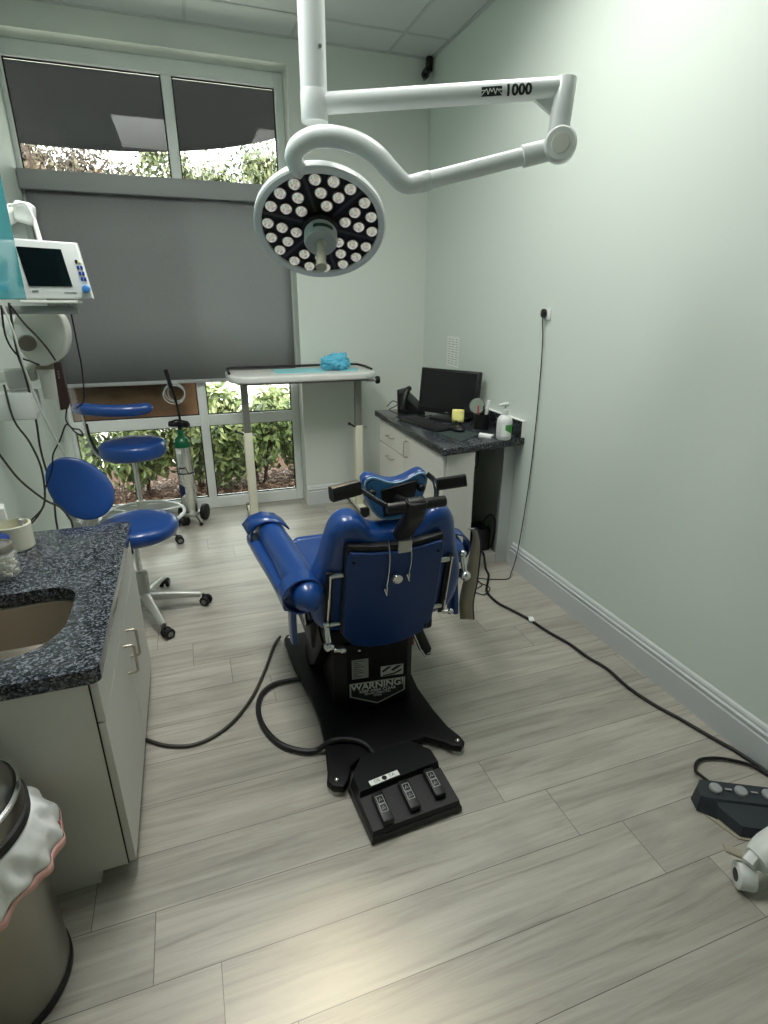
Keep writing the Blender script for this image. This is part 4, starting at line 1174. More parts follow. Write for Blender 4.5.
# knee bay contents
ups = thing('backup_battery', 'black backup battery box on the knee bay floor under the desk', 'battery', (1.52, 2.95, .06))
MB().b2((1.43, 2.84, .06), (1.55, 3.19, .30), .01).build('battery_case', BLACK, ups)
MB().b2((1.455, 2.836, .20), (1.525, 2.84, .27)).build('battery_panel', GREYP, ups, smooth=False)
pb = thing('power_adapter', 'black power adapter box with a looped cable under the desk', 'power adapter', (1.62, 2.72, .06))
MB().b2((1.562, 2.74, .06), (1.655, 2.86, .21), .008).build('adapter_case', BLACK, pb)
MB().tube([(1.60, 2.76, .21), (1.60, 2.73, .27), (1.625, 2.72, .31), (1.655, 2.71, .28), (1.655, 2.70, .19), (1.64, 2.70, .10)], .005, n=8).build('adapter_cable', CORD, pb)
cable('hanging_cable', 'black looped cable hanging under the granite desk top', [(1.52, 2.90, .755), (1.53, 2.86, .62), (1.55, 2.82, .57), (1.59, 2.84, .62), (1.60, 2.90, .755)], .004, CORD)

# wall notice and wall plug
nt_ = thing('wall_notice', 'small white printed list taped to the wall above the monitor', 'notice', (XR - .001, 3.56, 1.18))
MB().b2((XR - .0015, 3.475, 1.085), (XR - .0003, 3.655, 1.285)).build('sheet', PAPER, nt_, smooth=False)
mb = MB()
for i in range(11):
    z = 1.268 - i * .0162
    for (a, b) in ((.018, .055), (.07, .10 + .02 * ((i * 7) % 3) / 2), (.13, .165)):
        mb.b2((XR - .002, 3.655 - b, z - .0035), (XR - .0016, 3.655 - a, z))
mb.build('print', mat('faint_ink', '#8d918e', .8), nt_, smooth=False)
wp = thing('wall_outlet', 'white wall outlet plate with a black plug on the plain white wall', 'outlet', (XR, 2.51, 1.45))
MB().b2((XR - .012, 2.478, 1.424), (XR, 2.528, 1.475), .004).build('outlet_plate', WHITEP, wp)
MB().cyl((XR - .012, 2.513, 1.455), (XR - .03, 2.516, 1.455), .021, n=24, bev=.004).build('plug', BLACK, wp)
cable('outlet_lead', 'thin black cord hanging down the wall from the outlet to the floor', [(XR - .024, 2.516, 1.437), (XR - .013, 2.508, 1.3), (XR - .010, 2.50, 1.0), (XR - .010, 2.505, .6), (XR - .024, 2.52, .22), (XR - .04, 2.52, .09), (XR - .075, 2.50, .02), (1.62, 2.46, .006), (1.52, 2.49, .006), (1.455, 2.52, .006), (1.44, 2.44, .006), (1.37, 2.40, .006), (1.40, 2.34, .006), (1.47, 2.40, .006), (1.44, 2.50, .008), (1.50, 2.60, .03), (1.53, 2.68, .068), (1.545, 2.74, .075)], .0028, CORD)
pcable = thing('power_cable', 'thick black power cable with a white tag running along the floor beside the wall', 'cable', (1.5, 2.0, 0))
MB().tube([(1.585, 2.73, .075), (1.575, 2.67, .072), (1.565, 2.62, .008), (1.54, 2.54, .008), (1.49, 2.46, .008), (1.43, 2.36, .008), (1.425, 2.24, .008), (1.455, 2.15, .008), (1.492, 2.04, .008), (1.515, 1.92, .008), (1.552, 1.79, .008), (1.565, 1.68, .008), (1.59, 1.58, .008), (1.588, 1.45, .008), (1.61, 1.33, .008), (1.645, 1.23, .008), (1.68, 1.11, .008), (1.705, 1.03, .008), (1.72, .9, .008), (1.70, .75, .008), (1.62, .60, .008), (1.6, .4, .008)], .0068, n=10).build('cord_run', CORD, pcable)
tg = MB().box((1.498, 2.03, .012), (.026, .04, .012), Euler((0, 0, -.35)).to_matrix(), .002, 1).build('cable_tag', PAPER, pcable)

# ------------------------------------------------------------------ handpiece foot pedal and machine leg at the near wall
fp2 = thing('handpiece_pedal', 'blue-black handpiece foot pedal with grey buttons on the floor near the wall', 'foot control', (1.52, .86, 0))
pdx = V((.88, -.47, 0)).normalized(); pdy = V((.47, .88, 0)).normalized()
PF = Matrix.Translation(V((1.402, .922, 0))) @ Matrix((pdx, pdy, V((0, 0, 1)))).transposed().to_4x4()
def pfpoly(mb, bot, top, z0, z1):
    n = len(bot)
    b = [PF @ V((x, y, z0)) for x, y in bot]
    t = [PF @ V((x, y, z)) for (x, y), z in zip(top, z1)]
    mb.add(b + t, [list(range(n))[::-1], list(range(n, 2 * n))] + [[i, (i + 1) % n, n + (i + 1) % n, n + i] for i in range(n)])
mb = MB(); pfpoly(mb, [(-.02, -.035), (.03, -.06), (.30, -.06), (.32, .035), (0, .035), (-.022, .01)], [(-.012, -.022), (.02, -.03), (.30, -.03), (.31, .03), (.002, .03), (-.015, .008)], .004, [.052, .056, .056, .068, .068, .06])
mb.build('pedal_housing', DKBLUEG, fp2)
mb = MB(); pfpoly(mb, [(.03, -.055), (.075, -.115), (.27, -.115), (.31, -.03), (.02, -.028)], [(.035, -.05), (.08, -.105), (.265, -.105), (.30, -.03), (.03, -.03)], .008, [.042, .036, .036, .050, .050])
mb.build('pedal_plate', DKBLUEG, fp2)
mb = MB(); pfpoly(mb, [(.0, -.045), (.07, -.122), (.28, -.122), (.32, .03), (0, .03)], [(.0, -.045), (.07, -.122), (.28, -.122), (.32, .03), (0, .03)], .0, [.004] * 5)
mb.build('pedal_skid', STRAPB, fp2)
for i, x in enumerate((.04, .115, .195)):
    MB().lathe([(0, 0), (.019, 0), (.019, .004), (.016, .008), (0, .009)], PF @ V((x, .005, .0615)), V(PF.to_3x3() @ V((0, -.12, 1))), 24).build('pedal_button', BTNGREY, fp2)
mb = MB()
for i, x in enumerate((.066, .142)):
    mb.b2((0, 0, 0), (0.001, .001, .001)) if False else None
    t_ = MB(); t_.b2((x, .0, .0672), (x + .02, .006, .0682)); mb.add([PF @ v for v in t_.v], t_.f)
mb.build('button_legend', BTNGREY, fp2, smooth=False)
MB().tube([PF @ V((.058, .03, .04)), (1.47, .985, .03), (1.49, 1.02, .012), (1.535, 1.05, .010), (1.585, 1.045, .010), (1.64, 1.02, .010), (1.70, .96, .010), (1.715, .85, .01), (1.68, .70, .01), (1.62, .62, .01)], .0055, n=10).build('pedal_cord', CORD, fp2)

ml = thing('machine_leg', 'white rounded leg of a rolling machine ending in a braked caster', 'machine', (1.36, .66, 0))
MB().tube([(1.315, .672, .088), (1.36, .668, .105), (1.45, .655, .125), (1.6, .62, .14)], [.036, .052, .062, .064], n=24, res=6).build('leg_casting', WHITEP, ml)
wc = V((1.290, .676, .036)); wax = V((-.85, .52, 0)).normalized()
MB().cyl(wc - wax * .022, wc + wax * .022, .036, n=32, bev=.005).build('caster_wheel', WHITEP, ml)
MB().cyl(wc + wax * .0215, wc + wax * .0228, .017, n=24).build('hub_cover', BLACK, ml)
MB().tube([wc + V((0, 0, .045)), wc + V((.02, .004, .055)), (1.325, .678, .075), (1.345, .672, .10)], .02, n=12, res=5, sq=(.016, .022)).build('caster_fork', WHITEP, ml)
MB().box(wc + V((-.012, .04, .052)), (.05, .028, .008), Euler((0, .35, -.5)).to_matrix(), .003).build('brake_lever', STRAPB, ml)

# ------------------------------------------------------------------ floor hoses by the chair
cable('floor_hose', 'thin grey-brown hose curving from the chair base to the sink cabinet', [(.275, 2.275, .02), (.235, 2.22, .01), (.17, 2.05, .008), (.09, 1.88, .008), (-.01, 1.755, .008), (-.12, 1.705, .008), (-.22, 1.73, .008), (-.30, 1.79, .008), (-.36, 1.82, .008)], .0065, CORDG, 'hose')
cable('foot_control_hose', 'thick black hose looping on the floor beside the chair base', [(.315, 1.93, .02), (.26, 1.945, .014), (.19, 1.94, .014), (.135, 1.89, .014), (.112, 1.80, .014), (.122, 1.70, .014), (.165, 1.60, .014), (.235, 1.54, .014), (.285, 1.525, .018), (.34, 1.515, .051), (.40, 1.50, .051), (.445, 1.46, .051), (.462, 1.405, .05)], .0098, CORD, 'hose')

# ------------------------------------------------------------------ sink cabinet
cb = thing('sink_cabinet', 'greige laminate sink cabinet under the blue-grey granite counter', 'cabinet', (-.54, 1.73, 0))
mb = MB()
mb.b2((-.795, 1.255, .05), (-.309, 1.273, .662)); mb.b2((-.795, 2.187, .05), (-.309, 2.205, .662)); mb.b2((-.795, 1.273, .05), (-.309, 2.187, .068)); mb.b2((-.327, 1.273, .55), (-.309, 2.187, .566))
mb.b2((-.795, 1.273, .068), (-.78, 2.187, .662))
mb.build('carcass', LAM, cb, smooth=False)
MB().b2((-.795, 1.262, 0), (-.385, 2.2, .05)).build('toe_kick', LAM, cb, smooth=False)
for (y0, y1, s) in ((1.258, 1.728, 1), (1.732, 2.202, -1)):
    d = MB().b2((-.3065, y0, .052), (-.288, y1, .532), .001, 1).build('door', LAM, cb)
    hy_ = y1 - .055 if s > 0 else y0 + .0
    hy_ = 1.66 if s > 0 else 1.755
    handle((-.288, hy_, .44), (0, 0, 1), .10, (.030, 0, 0), d, .0042)
    MB().b2((-.3065, y0, .536), (-.288, y1, .66), .001, 1).build('drawer_front', LAM, cb)
MB().b2((-.3088, 1.2545, .052), (-.3066, 2.204, .66)).build('door_gap', DARKGAP, cb, smooth=False)
ct = thing('granite_counter', 'blue-grey speckled granite counter with an undermount steel sink', 'counter top', (-.54, 1.73, .663))
hole = [(-.385, 1.45), (-.38, 1.52), (-.38, 1.60), (-.388, 1.66), (-.415, 1.695), (-.46, 1.71), (-.56, 1.705), (-.68, 1.70), (-.72, 1.67), (-.73, 1.6), (-.73, 1.42), (-.71, 1.36), (-.66, 1.345), (-.56, 1.345), (-.48, 1.352), (-.425, 1.38)]
hole = [(p.x, p.y) for p in catmull([V((x, y, 0)) for x, y in hole], 4, True)]
MB().prism([(p[0], p[1]) for p in rrect(-.798, 1.238, -.276, 2.215, (.022, .006, .0, .0))], .663, .703, None, holes=[hole], bev=.006, seg=3).build('slab', GRAN, ct)
MB().b2((-.798, 1.24, .7035), (-.78, 2.213, .80)).build('backsplash', GRAN, ct, smooth=False)
mb = MB(); n = len(hole); vs = []; fs = []
cxh = sum(p[0] for p in hole) / n; cyh = sum(p[1] for p in hole) / n
lv = [(1.05, .6625), (1.0, .655), (.985, .56), (.95, .525), (.85, .515), (.0, .51)]
for k, z in lv:
    for p in hole: vs.append((cxh + (p[0] - cxh) * k, cyh + (p[1] - cyh) * k, z))
for r_ in range(len(lv) - 1):
    for i in range(n):
        j = (i + 1) % n
        fs.append([r_ * n + i, r_ * n + j, (r_ + 1) * n + j, (r_ + 1) * n + i])
mb.add(vs, fs)
o = mb.build('sink_bowl', STEEL, ct)
MB().cyl((cxh, cyh, .509), (cxh, cyh, .514), .04, n=24).build('drain', CHROME, ct)

# teal wall cabinet over the counter
uc = thing('teal_wall_cabinet', 'glossy teal wall cabinet hung over the granite counter', 'cabinet', (-.63, 1.7, 1.51))
MB().b2((-.798, 1.25, 1.515), (-.478, 2.168, 2.22), .002, 1).build('carcass', mat('teal_body', '#2f858c', .3), uc)
for (a, b) in ((1.25, 1.707), (1.711, 2.168)):
    MB().b2((-.4775, a, 1.51), (-.458, b, 2.222), .002, 1).build('door', TEAL, uc)

# counter items
C = .703
cup = thing('tape_cup', 'cream oval plastic tub with a white stick in it on the granite counter', 'tub', (-.63, 2.13, C))
MB().lathe([(0, 0), (.055, 0), (.060, .004), (.062, .088), (.055, .09), (.052, .012), (0, .01)], (-.632, 2.075, C), n=40, sx=1.0, sy=.9).build('tub', CREAM, cup)
MB().tube([(-.60, 2.05, C + .03), (-.588, 2.045, C + .112)], .007, n=10, smooth=False).build('stick', WHITEP, cup)
lb = thing('blue_lid_tub', 'small clear tub with a blue lid behind the jar of cotton rolls', 'tub', (-.645, 1.94, C))
MB().lathe([(0, 0), (.04, 0), (.043, .07), (.04, .072), (0, .072)], (-.648, 1.935, C), n=28).build('tub', OFFW, lb)
MB().lathe([(0, .072), (.046, .072), (.047, .092), (.042, .096), (0, .096)], (-.648, 1.935, C), n=28).build('lid', mat('blue_lid', '#1f3f8f', .35), lb)
jr = thing('cotton_jar', 'glass jar with a metal lid full of white cotton rolls on the counter', 'jar', (-.63, 1.85, C))
jx, jy = -.612, 1.84
MB().lathe([(0, 0), (.046, 0), (.049, .006), (.049, .075), (.043, .088), (.042, .088), (.047, .074), (.047, .008), (0, .005)], (jx, jy, C), n=36).build('jar_glass', JARG, jr)
MB().lathe([(.036, .110), (.043, .110), (.045, .104), (.045, .088), (.0415, .088), (.0415, .104), (.036, .106)], (jx, jy, C), n=36).build('lid_band', STEEL, jr)
MB().lathe([(0, .104), (.036, .106), (.036, .108), (0, .106)], (jx, jy, C), n=36).build('lid_glass', JARG, jr)
rnd = random.Random(5)
roll = None
for lev in range(5):
    for k in range(7):
        a = 2 * PI * k / 7 + lev * .5
        tilt = rnd.uniform(-.5, .5)
        if roll is None:
            roll = MB().cyl((0, 0, -.0125), (0, 0, .0125), .0055, n=10, bev=.0015).build('cotton_roll', COTTON); o = roll
        else:
            o = roll.copy(); COL.objects.link(o)
        o.location = (jx + .033 * math.cos(a), jy + .033 * math.sin(a), C + .016 + lev * .0135)
        o.rotation_euler = Euler((PI / 2 + tilt, 0, a + PI / 2 + .9 + rnd.uniform(-.2, .2)))
        tag(o, 'white cotton roll packed in the glass jar with a metal lid', 'cotton roll', 'cotton rolls in the glass jar')
gb = thing('glove_box', 'white and pale-blue tilted paper box standing behind the cream tub', 'box', (-.70, 2.15, C))
GM = Matrix.Translation(V((-.715, 2.165, C + .062))) @ Euler((.0, .0, .25)).to_matrix().to_4x4()
t_ = MB(); t_.box((0, 0, 0), (.10, .06, .124), None, .003); MB().add([GM @ v for v in t_.v], t_.f).build('box_body', PAPER, gb)
mb = MB()
for i, (z, h) in enumerate(((.03, .016), (.0, .01), (-.02, .006), (-.035, .006))):
    t_ = MB(); t_.b2((-.04, -.0312, z), (.03 - .01 * (i % 2), -.0302, z + h)); mb.add([GM @ v for v in t_.v], t_.f)
mb.build('box_print', mat('pale_blue_print', '#8fb3bd', .7), gb, smooth=False)

# ------------------------------------------------------------------ waste bin
bn = thing('waste_bin', 'round stainless step bin with a white liner beside the sink cabinet', 'bin', (-.578, 1.06, 0))
bx, by = -.578, 1.06
MB().lathe([(0, 0), (.150, 0), (.153, .006), (.153, .022), (.149, .026), (0, .026)], (bx, by, 0), n=48).build('base_ring', RUBBER, bn)
MB().lathe([(.1485, .024), (.1485, .47), (.147, .47), (.146, .03)], (bx, by, 0), n=56).build('bin_body', BIN, bn)
MB().lathe([(.150, .485), (.155, .488), (.156, .51), (.150, .514), (.140, .514), (.140, .486)], (bx, by, 0), n=56).build('lid_gasket', RUBBER, bn)
MB().lathe([(0, .618), (.05, .616), (.075, .611), (.10, .602), (.128, .582), (.145, .552), (.150, .514), (.14, .514)], (bx, by, 0), n=56).build('lid', BIN, bn)
MB().torus((bx, by, .6155), .06, .006, n=40, k=8).build('lid_ring', RUBBER, bn)
MB().lathe([(.145, .55), (.149, .553), (.149, .56), (.143, .563)], (bx, by, 0), n=56).build('lid_trim', CHROME, bn)
MB().b2((bx - .03, by - .18, .012), (bx + .03, by - .12, .02), .004).build('step_pedal', BLACK, bn)
mb = MB(); vs = []; fs = []
Kn = 120; prof = [(.1505, .488), (.156, .478), (.159, .466), (.162, .452), (.165, .438), (.167, .424), (.168, .41), (.168, .395), (.166, .375)]
for (r, z) in prof:
    for i in range(Kn):
        a = 2 * PI * i / Kn
        w = .016 * noise.noise(V((math.cos(a) * 6, math.sin(a) * 6, z * 26))) + .003 * math.sin(a * 17 + z * 60)
        low = (.488 - z) / .113
        zz = z - low * (.028 * noise.noise(V((math.cos(a) * 1.6, math.sin(a) * 1.6, 3))) )
        vs.append((bx + (r + w * min(1, low * 3 + .15) + .036 * low * max(0, math.cos(a - .55)) ** 3) * math.cos(a), by + (r + w * min(1, low * 3 + .15) + .036 * low * max(0, math.cos(a - .55)) ** 3) * math.sin(a), zz))
for k in range(len(prof) - 1):
    for i in range(Kn):
        j = (i + 1) % Kn
        fs.append([k * Kn + i, k * Kn + j, (k + 1) * Kn + j, (k + 1) * Kn + i])
mb.add(vs, fs)
o = mb.build('liner_bag', BAG, bn, ang=80); sm = o.modifiers.new('t', 'SOLIDIFY'); sm.thickness = .0015
mb = MB(); last = vs[-Kn:]; prev = vs[-2 * Kn:-Kn]
vs2 = []
for i in range(Kn):
    p, q = V(last[i]), V(prev[i]); ou = V((p.x - bx, p.y - by, 0)).normalized() * .003
    vs2 += [p + (q - p) * .45 + ou, p + ou + V((0, 0, -.012))]
mb.add(vs2, [[2 * i, 2 * ((i + 1) % Kn), 2 * ((i + 1) % Kn) + 1, 2 * i + 1] for i in range(Kn)])
o = mb.build('drawstring_band', PINK, bn, ang=80); sm = o.modifiers.new('t', 'SOLIDIFY'); sm.thickness = .001
a = .35; MB().sph((bx + .19 * math.cos(a), by + .19 * math.sin(a), .375), (.004, .007, .016)).build('drawstring', RED, bn)

# ------------------------------------------------------------------ monitor and x-ray unit on the wall by the window
pm = thing('patient_monitor', 'white patient monitor with a dark screen and blue buttons on a wall arm', 'patient monitor', (-.44, 2.5, 1.5))
def pmx(px, pz, d=0): return V((px, 2.50 - d, pz))
fo = [(-.575, 1.716), (-.33, 1.706), (-.306, 1.514), (-.555, 1.514)]
def quadprism(mb, q, y0, y1, bev=0):
    M_ = Matrix.Translation(V((0, 0, 0))) @ Matrix(((1, 0, 0, 0), (0, 0, -1, 0), (0, 1, 0, 0), (0, 0, 0, 1)))
    mb.prism(q, -y1, -y0, M_, bev=bev) if True else None
    return mb
quadprism(MB(), fo[::-1], 2.50, 2.54, .006).build('housing', WHITEP, pm)
quadprism(MB(), [(-.57, 1.70), (-.36, 1.69), (-.35, 1.53), (-.555, 1.53)][::-1], 2.54, 2.64, .01).build('rear_housing', WHITEP, pm)
quadprism(MB(), [(-.527, 1.688), (-.385, 1.6825), (-.368, 1.556), (-.512, 1.556)][::-1], 2.497, 2.4995).build('screen', SCREEN, pm, smooth=False)
for i, (bx_, bz_) in enumerate(((-.3415, 1.642), (-.3385, 1.622), (-.3355, 1.602), (-.327, 1.6215), (-.3245, 1.6015), (-.3320, 1.583), (-.3215, 1.582))):
    MB().box((bx_, 2.498, bz_), (.0085, .005, .013), None, .0015, 1).build('key_button', BTNBLUE if i else BLACK, pm)
MB().box((-.331, 2.498, 1.641), (.009, .005, .006), None, .001, 1).build('key_button', YELL, pm)
MB().cyl((-.3235, 2.50, 1.548), (-.3235, 2.478, 1.548), .0145, .013, 24, .003).build('rotary_dial', DIALBLUE, pm)
MB().b2((-.505, 2.4985, 1.535), (-.485, 2.4995, 1.542)).b2((-.40, 2.4985, 1.533), (-.36, 2.4995, 1.536)).build('maker_print', GREYP, pm, smooth=False)
MB().b2((-.55, 2.49, 1.497), (-.36, 2.62, 1.507), .002).build('tray', OFFW, pm)
mb = MB()
for x in (-.45, -.425, -.395): 
    mb.cyl((x, 2.53, 1.465), (x, 2.53, 1.497), .008, .011, 12)
mb.build('clamp_studs', ALU, pm)
MB().b2((-.62, 2.51, 1.458), (-.365, 2.545, 1.488), .004).build('cross_bracket', mat('bracket_grey', '#8e908c', .45), pm)
MB().cyl((-.372, 2.515, 1.487), (-.372, 2.508, 1.487), .008, n=12).build('bracket_screw', ALU, pm)
# arm behind the monitor back to the wall
MB().tube([(-.797, 2.62, 1.70), (-.64, 2.66, 1.755), (-.545, 2.70, 1.825)], .02, n=12, smooth=False, sq=(.022, .03)).build('swing_arm', OFFW, pm)
MB().box((-.515, 2.70, 1.818), (.062, .09, .075), Euler((0, .15, 0)).to_matrix(), .014, 3).build('elbow_cover', WHITEP, pm)
MB().tube([(-.555, 2.648, 1.835), (-.505, 2.645, 1.845), (-.488, 2.645, 1.825), (-.478, 2.645, 1.79)], .005, n=8).build('elbow_strap', WHITEP, pm)
MB().tube([(-.49, 2.70, 1.80), (-.475, 2.66, 1.715), (-.47, 2.63, 1.66)], .009, n=10, smooth=False).build('drop_rod', OFFW, pm)
MB().b2((-.799, 2.55, 1.58), (-.78, 2.70, 1.80), .004).build('wall_plate', OFFW, pm)
MB().b2((-.60, 2.70, 1.60), (-.52, 2.72, 1.80), .006).build('arm_post', mat('arm_grey', '#a9aca8', .5), pm)

xr = thing('x_ray_head', 'white dental x-ray tube head with a cylindrical cone below the patient monitor', 'x-ray unit', (-.52, 2.75, 1.3))
bo_ = [(-.62, 1.44), (-.60, 1.455), (-.48, 1.458), (-.452, 1.43), (-.448, 1.37), (-.468, 1.31), (-.505, 1.272), (-.55, 1.255), (-.595, 1.272), (-.63, 1.33), (-.64, 1.39)]
bs = catmull([V((x, z, 0)) for x, z in bo_], 4, True)
quadprism(MB(), [(p.x, p.y) for p in bs], 2.66, 2.80, .03).build('tube_housing', OFFW, xr, ang=60)
MB().cyl((-.552, 2.73, 1.268), (-.552, 2.73, 1.238), .043, n=32).build('cone_collar', GREYK, xr)
MB().cyl((-.552, 2.73, 1.24), (-.550, 2.73, 1.115), .040, .039, 32).build('cone', OFFW, xr)
MB().cyl((-.665, 2.76, 1.43), (-.582, 2.61, 1.350), .036, .038, 28, .006).build('yoke_arm', WHITEP, xr)
MB().cyl((-.583, 2.612, 1.352), (-.579, 2.602, 1.347), .032, n=28).build('yoke_cap', GREYK, xr)
MB().b2((-.74, 2.70, 1.19), (-.60, 2.76, 1.235), .008).build('support_arm', OFFW, xr)
MB().box((-.665, 2.70, 1.205), (.08, .09, .075), Euler((0, 0, .3)).to_matrix(), .006).build('pivot_box', mat('pivot_grey', '#a5a8a4', .5), xr)
MB().b2((-.799, 2.62, 1.045), (-.61, 2.76, 1.155), .008).build('wall_box', WHITEP, xr)
MB().tube([(-.65, 2.72, 1.215), (-.60, 2.74, 1.25), (-.565, 2.74, 1.262)], .018, n=10).build('head_link', OFFW, xr)
hs = thing('exposure_handset', 'dark maroon handset hanging beside the x-ray cone', 'handset', (-.46, 2.64, 1.16))
HM2 = Matrix.Translation(V((-.470, 2.62, 1.165))) @ Euler((0, .16, 0)).to_matrix().to_4x4()
HM2 = Matrix.Translation(V((-.494, 2.62, 1.18))) @ Matrix(((1, 0, .07, 0), (0, 1, 0, 0), (0, 0, 1, 0), (0, 0, 0, 1)))
t_ = MB(); t_.prism([(-.018, .09), (.008, .095), (.026, -.065), (.014, -.095), (-.014, -.10)], -.014, .014, Matrix(((1, 0, 0, 0), (0, 0, -1, 0), (0, 1, 0, 0), (0, 0, 0, 1))), bev=.004)
MB().add([HM2 @ v for v in t_.v], t_.f).build('handset_body', MAROON, hs)
t_ = MB()
for i in range(3): t_.b2((-.006, -.0152, .03 + i * .012), (.0, -.0145, .037 + i * .012))
MB().add([HM2 @ v for v in t_.v], t_.f).build('handset_print', GREYP, hs, smooth=False)
MB().tube([(-.492, 2.62, 1.085), (-0.503, 2.62, 1.037), (-0.487, 2.62, 1.002), (-0.459, 2.62, 0.992), (-0.452, 2.62, 0.965), (-0.479, 2.622, 0.984), (-0.507, 2.63, 1.016), (-0.541, 2.62, 0.954), (-0.579, 2.62, 0.892), (-0.595, 2.62, 0.827), (-0.638, 2.62, 0.741), (-0.654, 2.62, 0.674), (-0.711, 2.62, 0.601), (-.79, 2.62, .55)], .0033, n=8).build('coiled_cord', CORD, hs)
MB().tube([(-.40, 2.56, 1.46), (-.402, 2.58, 1.35), (-.405, 2.60, 1.24), (-.42, 2.60, 1.12), (-.455, 2.61, 1.085)], .003, n=8).build('hanging_wire', CORD, hs)
cable('monitor_cable', 'long dark cable dropping from the monitor past the x-ray head to the floor', [(-0.588, 2.500, 1.498), (-0.609, 2.550, 1.325), (-0.612, 2.600, 1.229), (-0.632, 2.700, 1.030), (-0.651, 2.750, 0.883), (-0.642, 2.750, 0.676), (-0.654, 2.750, 0.524), (-.66, 2.75, .2), (-.66, 2.76, .006)], .0045, CORDG)
cable('monitor_lead', 'slim black lead looping below the teal cabinet toward the x-ray knob', [(-.615, 2.50, 1.49), (-.625, 2.51, 1.38), (-.605, 2.53, 1.31), (-.57, 2.55, 1.285), (-.545, 2.56, 1.27)], .0035, CORD)
cable('monitor_lead', 'slim dark lead crossing the white x-ray head diagonally', [(-.585, 2.50, 1.49), (-.56, 2.52, 1.43), (-.53, 2.54, 1.38), (-.515, 2.60, 1.33), (-.50, 2.63, 1.28)], .0035, CORDG)
cable('drip_tube', 'pale tube running down the wall side of the x-ray bracket', [(-.60, 2.46, 1.49), (-.585, 2.46, 1.40), (-.58, 2.47, 1.30), (-.57, 2.5, 1.15), (-.545, 2.52, 1.02), (-.52, 2.55, .90)], .004, CORDC, 'tube')
cable('wall_cable', 'dark cable sagging from the white wall box down behind the stool backrest', [(-.70, 2.63, 1.19), (-0.686, 2.60, 1.053), (-0.648, 2.60, 0.954), (-0.628, 2.60, 0.831), (-0.648, 2.60, 0.685), (-0.712, 2.60, 0.614), (-0.765, 2.60, 0.555), (-.79, 2.60, .52)], .0042, CORDG)
cable('wall_cable', 'dark cable arching across the wall and dropping behind the granite counter', [(-.795, 2.55, 1.02), (-0.771, 2.56, 0.965), (-0.753, 2.56, 0.922), (-0.705, 2.56, 0.811), (-0.631, 2.56, 0.715), (-0.582, 2.56, 0.677), (-0.556, 2.56, 0.623), (-0.55, 2.56, 0.575), (-.56, 2.57, .3), (-.58, 2.58, .006)], .0045, CORDG)
# clear plastic drape
mb = MB(); vs = []; fs = []
nn, mm = 40, 12
for i in range(nn + 1):
    u = i / nn
    for k in range(mm + 1):
        v = k / mm
        x = -.66 + .19 * u * (.8 + .2 * v)
        y = 2.93 + .03 * math.sin(u * 21 + v) * (.4 + v) + .02 * math.sin(u * 8)
        z = 1.13 - .42 * v - .12 * v * (1 - abs(2 * u - 1) ** 2)
        vs.append((x, y, z))
for i in range(nn):
    for k in range(mm):
        a = i * (mm + 1) + k
        fs.append([a, a + mm + 1, a + mm + 2, a + 1])
mb.add(vs, fs)
o = mb.build('plastic_drape', CLEARBAG, ang=180)
tag(o, 'clear plastic cover draped below the x-ray cone', 'plastic cover')

# ------------------------------------------------------------------ outside
o = MB().b2((-9, 4.32, -.32), (9, 18, -.22)).build('ground', PAVE, smooth=False); o['kind'] = 'structure'
o = MB().b2((-3, 4.32, -.22), (4, 5.9, -.06)).build('mulch_bed', SOIL, smooth=False); o['kind'] = 'structure'
mb = MB(); rnd = random.Random(3)
for i in range(5200):
    x, y = rnd.uniform(-1.6, 1.4), rnd.uniform(4.36, 5.3); L_, w = rnd.uniform(.015, .05), rnd.uniform(.006, .016)
    E_ = Euler((rnd.uniform(-.7, .7), rnd.uniform(-.7, .7), rnd.uniform(0, 6.3))).to_matrix()
    z = -.06 + rnd.uniform(.0, .03)
    mb.add([V((x, y, z)) + E_ @ V(p) for p in ((-L_ / 2, -w / 2, 0), (L_ / 2, -w / 2, .002), (L_ / 2, w / 2, 0), (-L_ / 2, w / 2, .002))], [[0, 1, 2, 3]])
o = mb.build('mulch_chips', CHIP, smooth=False)
tag(o, 'brown bark mulch chips covering the bed outside the window', 'mulch', kind='stuff')

def leaf_cloud(mb, c, rad, n, size, rnd, shell=.55, flat=.0):
    c = V(c)
    for i in range(n):
        d = V((rnd.gauss(0, 1), rnd.gauss(0, 1), rnd.gauss(0, 1))).normalized()
        r = shell + (1 - shell) * rnd.random()
        p = c + V((d.x * rad[0], d.y * rad[1], d.z * rad[2])) * r
        out = (d + V((rnd.uniform(-.7, .7), rnd.uniform(-.7, .7), rnd.uniform(-.2, .9)))).normalized()
        F = frame(out, V((rnd.uniform(-1, 1), rnd.uniform(-1, 1), rnd.uniform(-.6, .3))))
        s = size * rnd.uniform(.65, 1.3)
        pts = [(0, -.5 * s, 0), (.24 * s, 0, .06 * s), (0, .5 * s, -.08 * s), (-.24 * s, 0, .06 * s)]
        q = [p + F @ V(t) for t in pts]
        mb.add(q, [[0, 1, 2], [0, 2, 3]])

